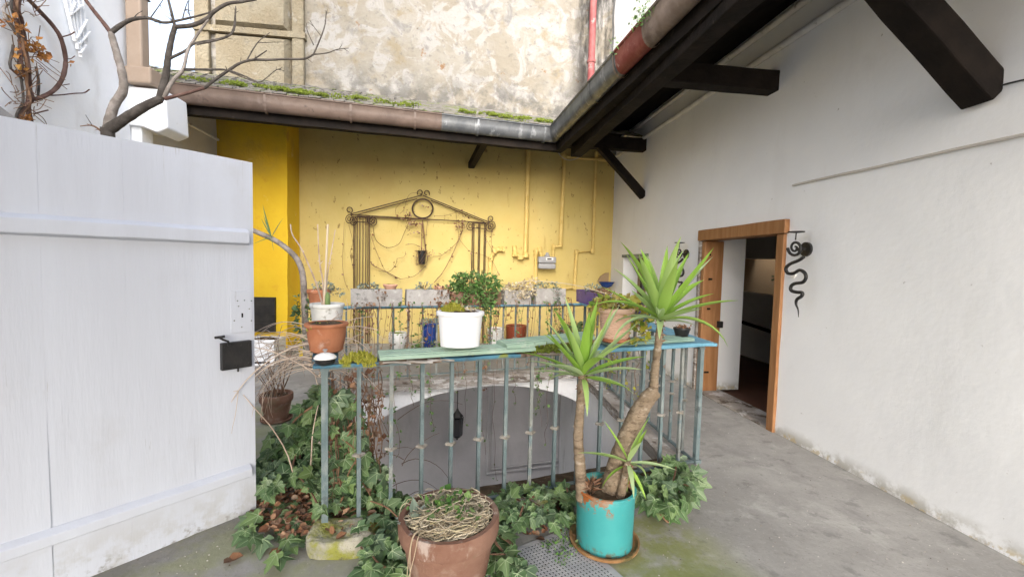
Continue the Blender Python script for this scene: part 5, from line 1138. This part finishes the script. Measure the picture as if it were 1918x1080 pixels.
for (px, py), lab in zip(((423,1050),(438,1046),(512,1010),(525,1023),(1003,1008),(1047,998)), ('curled brown leaf lying on the floor before the gate, larger one', 'curled brown leaf lying on the floor before the gate, smaller one', 'brown leaf at the edge of the trailing ivy', 'pale brown leaf on the floor beside the mossy stone', 'brown leaf on the metal grille', 'reddish leaf beside the turquoise tub')):
    p = gz(px, py, .006); mb = MB(); m = frame(V((rnd(-.3,.3),rnd(-.3,.3),1)), jit(1)); s = rnd(.055,.085)
    mb.put(MB().add([(0,0,0),(.35,.3,.15),(.3,.7,.18),(0,1,.1),(-.3,.7,.14),(-.35,.3,.2),(0,.5,0)], [(0,1,6),(1,2,6),(2,3,6),(3,4,6),(4,5,6),(5,0,6)]), Matrix.Translation(p) @ m.to_4x4() @ Matrix.Scale(s,4))
    solo('fallen_leaf', mb, 'dead_leaf', lab, 'leaf', fix=False)

# ------------------------------------------------------------------ perforated grille in the floor
ga_, gb2 = gz(1082,1008), gz(1168,1082); vv = (ga_-gb2).normalized(); vv.z = 0; uu = V((-vv.y,vv.x,0))
if uu.x > 0: uu = -uu
gr_ = thing('floor_grille', ga_, 'grey perforated metal grille set in the floor by the turquoise tub', 'grille')
NU, NV, cu, cv = 26, 26, .0205, .022; org = ga_+vv*.10+V((0,0,.006)); mb = MB()
def gpt3(u, v, z=0): return org + uu*u - vv*v + V((0,0,z))
for i in range(NU):
    for j in range(NV):
        x0, y0 = .03+i*cu, .02+j*cv; x1, y1 = x0+cu, y0+cv; cx, cy = (x0+x1)/2, (y0+y1)/2; hw, hh = .0042, .0075
        sh_ = (i%2)*0
        o_ = [gpt3(*p) for p in ((x0,y0),(x1,y0),(x1,y1),(x0,y1))]; h_ = [gpt3(*p) for p in ((cx-hw,cy-hh),(cx+hw,cy-hh),(cx+hw,cy+hh),(cx-hw,cy+hh))]
        hb_ = [p-V((0,0,.004)) for p in h_]
        mb.add(o_+h_+hb_, [(k,(k+1)%4,4+(k+1)%4,4+k) for k in range(4)]+[(4+k,4+(k+1)%4,8+(k+1)%4,8+k) for k in range(4)])
U_, V_ = .03+NU*cu, .02+NV*cv
mb.add([gpt3(0,0),gpt3(.03,0),gpt3(.03,V_),gpt3(0,V_)], [(0,1,2,3)]); mb.add([gpt3(.03,0),gpt3(U_,0),gpt3(U_,.02),gpt3(.03,.02)], [(0,1,2,3)])
part('plate', mb, 'grille_metal', gr_, fix=False)
mb = MB(); mb.add([gpt3(0.004,.004,-.0045),gpt3(U_,.004,-.0045),gpt3(U_,V_,-.0045),gpt3(.004,V_,-.0045)], [(0,1,2,3)]); part('shaft', mb, 'pit_black', gr_)
mb = MB()
for _ in range(120):
    u_ = rnd(0,.30); p = gpt3(u_*.7+.02, rnd(0,.2)+u_*.2); leafquad(mb, p+V((0,0,.002)), rnd(.012,.028), V((rnd(-1,1),rnd(-1,1),rnd(.1,.8))))
solo('floor_weeds', mb, 'bush_leaf', 'tiny green weeds between grille and turquoise tub', 'weeds', fix=False)

# ------------------------------------------------------------------ yucca
def blade(bend, w, tw, seed):
    mb = MB(); K = 9; vs = []; p = V((0,0,0)); a = 0; r_ = random.Random(seed)
    for k in range(K+1):
        f = k/K; ww = w*(.45+.55*min(1,f*4))*(1-f**2.6)+.0008 if f < 1 else .0008
        d = V((0, math.cos(a), -math.sin(a))); n_ = V((0, math.sin(a), math.cos(a)))
        rt_ = V((math.cos(tw*f),0,math.sin(tw*f)))
        vs += [p - rt_*ww + n_*ww*.45, p - n_*ww*.12, p + rt_*ww + n_*ww*.45]
        p = p + d/K; a += bend/K*(1+f)
    return mb.add(vs, [(3*k+i,3*k+i+1,3*k+4+i,3*k+3+i) for k in range(K) for i in range(2)])
BL = [blade(b, w, t, i).mesh('leaf', 'yucca_leaf', smooth=180, fix=False) for i, (b, w, t) in enumerate(((.05,.068,.1),(.25,.072,-.2),(.6,.066,.2),(1.1,.06,-.3),(-.1,.066,.2)))]
BLD = blade(.2, .03, .1, 9).mesh('leaf', 'ivy_leaf', smooth=180, fix=False)
yu = thing('yucca_plant', pc2+V((0,0,.28)), 'tall yucca with two bare trunks and spiky leaf heads in the turquoise tub', 'yucca')
YD = pc2.y
def ypath(pix, dy0=0, dy1=0): return [gy(x, y, YD+dy0+(dy1-dy0)*k/max(1,len(pix)-1)) for k, (x, y) in enumerate(pix)]
def trunk(pts, r0, r1, ring=.10):
    q = crom(pts, 8); mb = MB(); n_ = len(q); rs = [(r0+(r1-r0)*k/(n_-1))*(1+ring*(noise.noise(q[k]*40)) + .04*(k%2)) for k in range(n_)]
    mb.tube(q, rs, 12); return part('trunk', mb, 'yucca_bark', yu, smooth=60)
trunk(ypath([(1143,940),(1150,900),(1168,840),(1190,785),(1210,750),(1227,732)],0,.05), .068, .040)
trunk(ypath([(1224,742),(1226,700),(1232,650),(1237,600)],.05,.06), .026, .018, .18)
trunk(ypath([(1090,935),(1087,880),(1083,820),(1087,760),(1092,700)],-.02,0), .032, .021, .16)
trunk(ypath([(1158,945),(1168,905),(1176,866)],-.07,-.08), .026, .018, .16)
def head(c, n, L0, L1, spread, seed, elev=(1.45,-.35)):
    r_ = random.Random(seed)
    for k in range(n):
        f = k/(n-1); el = elev[0]+(elev[1]-elev[0])*f**.9 + r_.uniform(-.12,.12); az = k*2.39996 + r_.uniform(-.25,.25)
        d = V((math.cos(az)*math.cos(el), math.sin(az)*math.cos(el), math.sin(el)))
        nr = V((0,0,1)) if abs(d.z) < .97 else V((-math.cos(az),-math.sin(az),.1)); m = frame(nr - d*nr.dot(d), d)
        L = (L0+(L1-L0)*math.sin(math.pi*min(1,.25+f*.75)))*r_.uniform(.85,1.1); bi = r_.choice((0,0,4,1)) if f < .45 else r_.choice((1,2,0,1)) if f < .8 else r_.choice((1,2,3))
        inst('leaf', BL[bi], yu, c + d*.012 - V((0,0,.03*f)), m.to_quaternion(), L)
h1 = gy(1237,592,YD+.06); head(h1, 30, .33, .46, 1, 3, (1.45,.12)); h2 = gy(1092,698,YD); head(h2, 30, .29, .41, 1, 8, (1.45,-.02)); h3 = gy(1177,862,YD-.08); head(h3, 12, .17, .27, 1, 5, (1.1,-.7))
mb = MB()
for k in range(70):
    az = rnd(0,6.28); el = rnd(.1,1.4); d = V((math.cos(az)*math.cos(el), math.sin(az)*math.cos(el), math.sin(el))); c = gy(1106,925,YD-.04)+V((0,0,rnd(0,.06))); s = rnd(.03,.07); w = d.orthogonal().normalized()*.005
    mb.add([c-w+d*.02, c+w+d*.02, c+d*(.02+s)], [(0,1,2)])
part('dead_rosette', mb, 'dead_leaf', yu, kind='stuff', fix=False)
mb = MB()
for hc, r_ in ((h1,.024),(h2,.027),(h3,.02)):
    for k in range(46):
        az = rnd(0,6.28); z = rnd(-.16,-.01); c = hc+V((math.cos(az)*r_*.9, math.sin(az)*r_*.9, z)); d = V((math.cos(az)*.6, math.sin(az)*.6, rnd(-1,.4))).normalized(); w = d.orthogonal().normalized()*.006; mb.add([c-w, c+w, c+d*rnd(.012,.03)], [(0,1,2)])
part('leaf_scars', mb, 'dead_leaf', yu, kind='stuff', fix=False)

# ------------------------------------------------------------------ straw and weeds in the front clay pot
st = thing('dry_straw', pc1+V((0,0,.33)), 'tangled dry straw filling the large clay pot', 'straw'); mb = MB()
for _ in range(820):
    r0 = .178*math.sqrt(rnd(0,1)); a0 = rnd(0,6.28); p = pc1+V((r0*math.cos(a0), r0*math.sin(a0), .350+rnd(0,.085)*(1-r0/.2)+rnd(0,.016))); a = rnd(0,6.28); cu_ = rnd(-5,5); L = rnd(.08,.24); pts = [p]
    for i in range(7):
        q = pts[-1]+V((math.cos(a),math.sin(a),rnd(-.28,.28)))*L/7; rr = math.hypot(q.x-pc1.x,q.y-pc1.y)
        if rr > .19: a += 1.4; q = pts[-1]+V((math.cos(a),math.sin(a),.15))*L/7
        q.z = min(max(q.z, pc1.z+.35), pc1.z+.45); pts.append(q); a += cu_/7
    mb.tube(crom(pts,3), rnd(.0013,.0026), 4, caps=False)
for _ in range(7):                                                         # strands hanging over the rim
    a = rnd(2.2,4.2) if rnd(0,1) < .8 else rnd(-.6,.3); e = V((math.cos(a),math.sin(a),0)); L = rnd(.1,.32); p = pc1+V((0,0,.385))
    mb.tube(crom([p+e*.15, p+e*.22+V((0,0,.02)), p+e*.25+V((0,0,-.05)), p+e*(.255+rnd(0,.03))+V((rnd(-.03,.03),0,-.05-L*.7))],5), .0018, 3, caps=False)
part('strands', mb, 'straw', st, kind='stuff', fix=False)
mb = MB()
for _ in range(110): leafquad(mb, pc1+V((random.gauss(.0,.07),random.gauss(.02,.06),.395+rnd(0,.035))), rnd(.02,.05), V((rnd(-1,1),rnd(-1,1),rnd(.0,.8))))
part('green_sprouts', mb, 'bush_leaf', st, kind='stuff', fix=False)
wd = thing('weed', pc1+V((-.16,-.02,.34)), 'grey green weed sprouting at the rim of the straw filled pot', 'weed')
for k in range(13):
    az = k*2.4; el = rnd(.2,1.2); d = V((math.cos(az)*math.cos(el),math.sin(az)*math.cos(el),math.sin(el))); m = frame(V((0,0,1))-d*d.z, d)
    if k == 0: wme = MB(); wme.add([(0,0,0),(.10,.3,.05),(.17,.65,.08),(0,1,0),(-.17,.65,.08),(-.10,.3,.05),(0,.5,0)], [(0,1,6),(1,2,6),(2,3,6),(3,4,6),(4,5,6),(5,0,6)]); wme = wme.mesh('leaf','grey_leaf',fix=False)
    inst('leaf', wme, wd, pc1+V((-.155,-.03,.345)), m.to_quaternion(), rnd(.06,.13))

# ------------------------------------------------------------------ bare twigs round the ivy side rail
tw = thing('bare_shrub', lrp(3.0,.45), 'shrub of pale bare arching twigs over the ivy side railing', 'shrub'); mb = MB()
def arc(p, d, L, droop, r, K=9):
    pts = [V(p)]; d = V(d).normalized()
    for k in range(K): d = (d + V((rnd(-.12,.12),rnd(-.12,.12),-droop/K+rnd(-.08,.08)))).normalized(); pts.append(pts[-1]+d*L/K)
    mb.tube(pts, taper(r, r*.45, len(pts)), 5); return pts
for k in range(52):
    p = lrp(rnd(2.75,3.3), rnd(.75,1.06))+V((-.05,0,0)); left = k < 32
    d = V((-rnd(.5,1.1) if left else rnd(.4,1.0), rnd(-.45,.45), rnd(.0,.9)))
    pts = arc(p, d, rnd(.32,.72)*(1 if left else .62), rnd(.8,2.2), rnd(.0025,.0048))
    for _ in range(3):
        i = random.randrange(3,9); arc(pts[i], (pts[i]-pts[i-1])+jit(.06), rnd(.08,.25), rnd(.3,1.5), .0022, 6)
for k in range(4): p = lrp(3.0,.06)+V((rnd(-.15,.05),rnd(-.2,.2),0)); arc(p, (rnd(-.25,.15),rnd(-.2,.2),1), rnd(.7,.95), rnd(.0,.3), .005)
part('twigs', mb, 'twig_pale', tw, kind='stuff', fix=False, smooth=180)
dc = thing('dry_climber', gy(690,900,2.75), 'tangle of dry reddish brown stems hanging inside the corner of the balustrade', 'vine'); mb = MB(); ldc = MB()
for k in range(64):
    x0_ = rnd(618,715); Yd = railY(x0_)+rnd(.05,.55); y0_ = rnd(690,760); pts = []; L_ = rnd(80,230)
    for i in range(8): x0_ += rnd(-6,6); pts.append(gy(x0_, y0_+L_*i/7, Yd))
    mb.tube(crom(pts,3), rnd(.0015,.0035), 4, caps=False)
    for _ in range(random.randrange(3,13)): leafquad(ldc, random.choice(pts)+jit(.02), rnd(.02,.05), V((rnd(-1,1),rnd(-1,0),rnd(-1,.2))))
for k in range(16):
    p_ = gy(rnd(690,760), rnd(760,960), rnd(2.8,3.0)); arc(p_, (rnd(-.3,1), rnd(-.2,.2), rnd(.2,1)), rnd(.2,.5), rnd(.8,2.4), .0026)
part('stems', mb, 'twig_brown', dc, kind='stuff', fix=False); part('dead_leaves', ldc, 'dead_leaf', dc, kind='stuff', fix=False)
ps = thing('pot_stems', pc9+V((0,0,.22)), 'thin brown bare stems standing in the mossy clay pot', 'plant'); mb = MB()
for k in range(18): arc(pc9+V((rnd(-.05,.05),rnd(-.05,.05),.21)), (rnd(-.45,.35),rnd(-.3,.3),1), rnd(.35,.75), rnd(-.5,.9), .004)
part('stems', mb, 'twig_brown', ps, kind='stuff', fix=False)
sk = thing('bare_sapling', pc4+V((0,0,.19)), 'pale knobbly bare shoots rising from the dirty white bucket', 'plant'); mb = MB(); YS = pc4.y
for pix, r in (([(612,600),(597,545),(587,517),(565,467),(548,440),(544,420)],.0075),([(608,600),(605,532),(600,500),(597,470),(595,420)],.007),([(612,600),(612,530),(618,487),(628,430)],.006)):
    q = crom([gy(x,y,YS) for x, y in pix], 6); mb.tube(q, [r*(1-.5*k/len(q))*(1+.25*(k%3 == 0)) for k in range(len(q))], 6)
    for _ in range(5): i = random.randrange(8,len(q)-1); mb.tube([q[i], q[i]+V((rnd(-.02,.02),0,rnd(.005,.025)))], .003, 4)
part('shoots', mb, 'twig_pale', sk, kind='stuff', fix=False)
mb = MB(); mb.tube([gy(606,600,YS-.03), gy(614,420,YS-.02)], .0075, 8); solo('bamboo_cane', mb, 'bamboo', 'straight pale plant cane standing in the dirty white bucket', 'cane', smooth=60)
mb = MB(); mb.tube(crom([gy(x,y,3.9) for x, y in ((962,538),(985,526),(1060,531),(1120,545),(1165,565),(1192,590))],6), .004, 5); solo('dry_stalk', mb, 'straw', 'long thin dry stalk arching from dried flowers to the ribbed pot', 'stalk', fix=False)
# bending palm trunk by the chimney breast
YP = 6.3; pm = thing('leaning_palm', (gy(572,600,YP).x,YP,0), 'pale ringed trunk bending behind the gate in front of the chimney breast', 'palm'); b_ = gy(575,640,YP); b_.z = 0
q = crom([b_, gy(572,610,YP), gy(570,560,YP), gy(567,515,YP), (gy(558,488,YP)), gy(540,468,YP), gy(515,450,YP), gy(480,434,YP), gy(462,428,YP)], 8); mb = MB()
mb.tube(q, [.045*(1-.35*k/len(q))*(1+.09*(k%2)) for k in range(len(q))], 10); part('trunk', mb, 'bark_grey', pm, smooth=40)
hc = gy(509,444,YP-.05)
for tip in ((478,372),(483,395),(480,402),(520,402),(512,470),(470,455)):
    d = gy(*tip, YP-.1)-hc; inst('leaf', BLD, pm, hc, frame(V((0,-1,.3)), d).to_quaternion(), (d.length*.7, d.length, d.length))
c = gy(571,600,YP); mb = MB(); cloud(mb, c, .15,.15,.40, 130, .05,.10); part('climbing_ivy', mb, 'ivy_leaf', pm, kind='stuff', fix=False)

# ------------------------------------------------------------------ bare tree and wisteria at the white neighbour wall
YT = 4.5; bt_ = thing('bare_tree', (gy(203,300,YT).x,YT,0), 'leafless small tree behind the gate with branches reaching over the gutter', 'tree')
z1 = lambda x, y, Y=YT: gy(x/3.996, y/3.996, Y)
z5 = lambda x, y, Y=YT: gy(240+x/3.425, y/3.425, Y)
def limb(pts, r0, r1, mat='bark_dark', name='branch'):
    q = crom(pts, 5); m_ = MB(); m_.tube(q, [ (r0+(r1-r0)*k/(len(q)-1))*(1+.12*noise.noise(p*30)) for k, p in enumerate(q)], 8)
    for _ in range(int(len(q)/4)):
        i = random.randrange(2,len(q)-1); d = (q[i]-q[i-1]).normalized(); e = (d+jit(.9)).normalized(); m_.tube([q[i], q[i]+e*rnd(.02,.07)], [.004,.0015], 4)
    return part(name, m_, mat, bt_, smooth=60)
b0_ = z1(812,1080); limb([V((b0_.x+.03,YT,0)), V((b0_.x+.02,YT,1.2)), b0_, z1(800,970)], .065, .05, name='trunk')
limb([z1(800,985),z1(850,800),z1(920,680),z1(918,570),z1(880,420),z1(845,300),z1(832,245)], .042, .024, 'bark_grey')
limb([z1(832,250),z1(780,180),z1(700,80),z1(640,0),z1(600,-60)], .020, .014, 'bark_red'); limb([z1(832,245),z1(890,200),z1(980,150),z1(1100,135),z1(1220,170),z1(1330,155),z1(1500,115),z1(1580,90)], .022, .006)
limb([z1(815,970),z1(950,880),z1(1080,800),z1(1200,742)], .050, .038)
limb([z1(1195,745),z1(1230,620),z1(1248,520),z1(1258,430),z1(1285,290),z1(1310,200)], .034, .020); limb([z1(1310,205),z1(1290,120),z1(1260,0),z1(1250,-50)], .014, .009)
limb([z1(1308,203),z1(1440,190),z1(1550,140),z1(1600,90),z1(1700,30),z1(1800,15),z1(1918,-5)], .020, .012); limb([z1(1268,440),z1(1390,380),z1(1460,325),z1(1650,290),z1(1740,235),z1(1765,60)], .013, .006)
limb([z1(1225,730),z1(1290,610),z1(1370,520),z1(1405,380),z1(1470,270),z1(1560,145)], .020, .009, 'bark_grey'); limb([z1(1380,520),z1(1550,522),z1(1700,525),z1(1830,570),z1(1918,610)], .013, .006)
limb([z5(235,635),z5(370,600),z5(490,565)], .017, .014, 'bark_red'); limb([z5(490,565),z5(560,510),z5(640,455),z5(720,405),z5(800,385),z5(900,385),z5(1010,380),z5(1130,378),z5(1190,350)], .015, .009)
limb([z5(1190,350),z5(1240,230),z5(1265,150),z5(1270,70)], .008, .004); limb([z5(1190,350),z5(1280,340),z5(1340,318),z5(1415,310)], .007, .003); limb([z5(800,385),z5(890,325)], .008, .005); limb([z5(760,390),z5(830,275),z5(910,210)], .006, .003)
limb([z5(1190,290),z5(1150,200),z5(1145,150)], .005, .002); limb([z5(1240,235),z5(1190,170),z5(1165,130)], .004, .002); limb([z5(830,275),z5(1000,270)], .004, .002); limb([z5(650,460),z5(800,520),z5(860,520),z5(950,450),z5(1000,455)], .006, .003)
limb([z5(440,285),z5(600,250),z5(680,195),z5(690,40)], .010, .004); limb([z5(30,125),z5(60,90),z5(95,70)], .005, .002); limb([z5(350,120),z5(365,60),z5(385,5)], .005, .003); limb([z1(1430,150),z1(1410,70),z1(1415,0)], .005, .003); limb([z1(1130,130),z1(1180,60),z1(1220,0)], .005, .003)
limb([z1(770,990),z1(690,940),z1(600,945)], .010, .004, 'twig_brown'); limb([z1(690,940),z1(640,860)], .004, .002)
# wisteria on the wall
XV = -3.78; wv = thing('wall_creeper', gx(48,260,XV), 'reddish brown creeper stems with withered ochre leaves on the white wall', 'creeper')
zx_ = lambda x, y, X=XV: gx(x/3.996, y/3.996, X)
def cre(pts, r, mat='bark_red'):
    q = crom([zx_(x,y,XV+rnd(-.03,.05)) for x, y in pts], 5); m_ = MB(); m_.tube(q, [r*(1+.15*noise.noise(p*25)) for p in q], 7); part('stem', m_, mat, wv, smooth=60)
g0 = [(110,-40),(105,60),(120,160),(150,300),(165,480),(190,620),(190,760),(150,860),(140,1000),(150,1100)]
for dx in (-14,6,22,40): cre([(x+dx+rnd(-14,14),y) for x, y in g0], rnd(.010,.017), random.choice(('bark_red','bark_dark','twig_brown')))
cre([(120,140),(180,330),(215,500),(220,650),(245,740),(215,800),(250,1000),(240,1100)], .015); cre([(270,500),(290,620),(285,720)], .010, 'bark_dark')
cre([(205,-10),(310,100),(400,200),(455,290),(488,420),(485,520),(455,610),(400,680),(320,725),(255,745)], .018); cre([(350,715),(450,712),(560,700),(630,695),(670,670)], .006)
cre([(455,280),(520,262),(560,240)], .006); cre([(490,440),(530,440),(560,420)], .004); cre([(75,510),(130,560),(170,600)], .009); cre([(100,340),(90,400),(75,470),(80,510)], .010,'bark_dark'); cre([(250,855),(300,840),(360,825)], .006); cre([(460,640),(520,630)], .004)
cre([(70,20),(30,60),(40,120),(90,200),(200,330)], .012, 'bark_grey')
lv = MB()
for cx, cy, n_, s_ in ((40,165,8,20),(90,140,5,12),(150,220,16,35),(260,350,34,45),(310,420,24,30),(520,480,4,10),(200,900,26,30),(230,980,24,30),(270,1020,14,20),(160,380,10,40),(200,520,10,50)):
    for _ in range(n_): leafquad(lv, zx_(cx+random.gauss(0,s_*.6), cy+random.gauss(0,s_*.6), XV+.06), rnd(.03,.065))
part('leaves', lv, 'ochre_leaf', wv, kind='stuff', fix=False)
tw_ = MB()
for _ in range(70):
    a = (rnd(80,290), rnd(0,1000)); p = zx_(*a, XV+.03); e = p+V((rnd(.0,.1),rnd(-.2,.2),rnd(-.15,.2))); tw_.tube(crom([p, p.lerp(e,.5)+jit(.03), e],4), .003, 4)
part('twigs', tw_, 'twig_brown', wv, kind='stuff', fix=False)
# lattice remnant on the wall
lt = thing('lattice', gx(150,100,-3.83), 'broken white painted diagonal lattice high on the white wall', 'lattice')
for k in range(5):
    o_ = k*34; a, b = zx_(472+o_,-60,-3.825), zx_(560+o_*.55+(k*4),430-abs(2-k)*60,-3.825); mb = MB(); mb.beam(a, b, .012, .030, upv=(1,0,0)); part('slat', mb, 'left_white', lt)
for (a, b) in (((520,110),(610,40)),((570,290),(650,150)),((590,330),(670,240)),((600,400),(640,340)),((530,90),(560,20))):
    mb = MB(); mb.beam(zx_(*a,-3.812), zx_(*b,-3.812), .012, .030, upv=(1,0,0)); part('slat', mb, 'left_white', lt)
# small canopy at the left
A_ = gy(47,239,3.3); C_ = gz(-200,222,A_.z); mb = MB(); up_ = V((-.75,.02,.58)); mb.prism([A_, A_+up_, C_+up_, C_], (0,0,.018)); solo('canopy', mb, 'sheet_grey', 'grey sheet canopy sloping from the white wall above the gate', 'canopy')

# dark pot on the passage railing
q = gp(1203,600,RB,RC); pot('navy_pot', (q.x,q.y,TOPR+.026), .065, .085, .15, 'blue_glaze', 'dark navy pot with clay rim on the passage railing behind the yucca', rim=(.02,.006), soil=.9, rimmat='terracotta')
# crumbs and pebbles on the floor
mb = MB()
for _ in range(420):
    x, y = (rnd(1180,1900), rnd(760,1078)) if rnd(0,1) < .7 else (rnd(250,600), rnd(960,1078))
    p = gz(x, y)
    if p.x > XW-.05 or (y-805) < (x-1450)*.545+12 and x > 1330: continue
    s_ = rnd(.002,.007); c = p+V((0,0,s_*.4)); k_ = [c+V((rnd(.5,1)*s_*math.cos(t*1.57),rnd(.5,1)*s_*math.sin(t*1.57),rnd(-.2,.2)*s_)) for t in range(4)]
    mb.add(k_+[c+V((0,0,s_*.6)), c-V((0,0,s_*.4))], [(0,1,4),(1,2,4),(2,3,4),(3,0,4),(1,0,5),(2,1,5),(3,2,5),(0,3,5)])
solo('floor_crumbs', mb, 'crumbs', 'tiny crumbs and grit scattered on the concrete floor', 'grit', kind='stuff', fix=False)
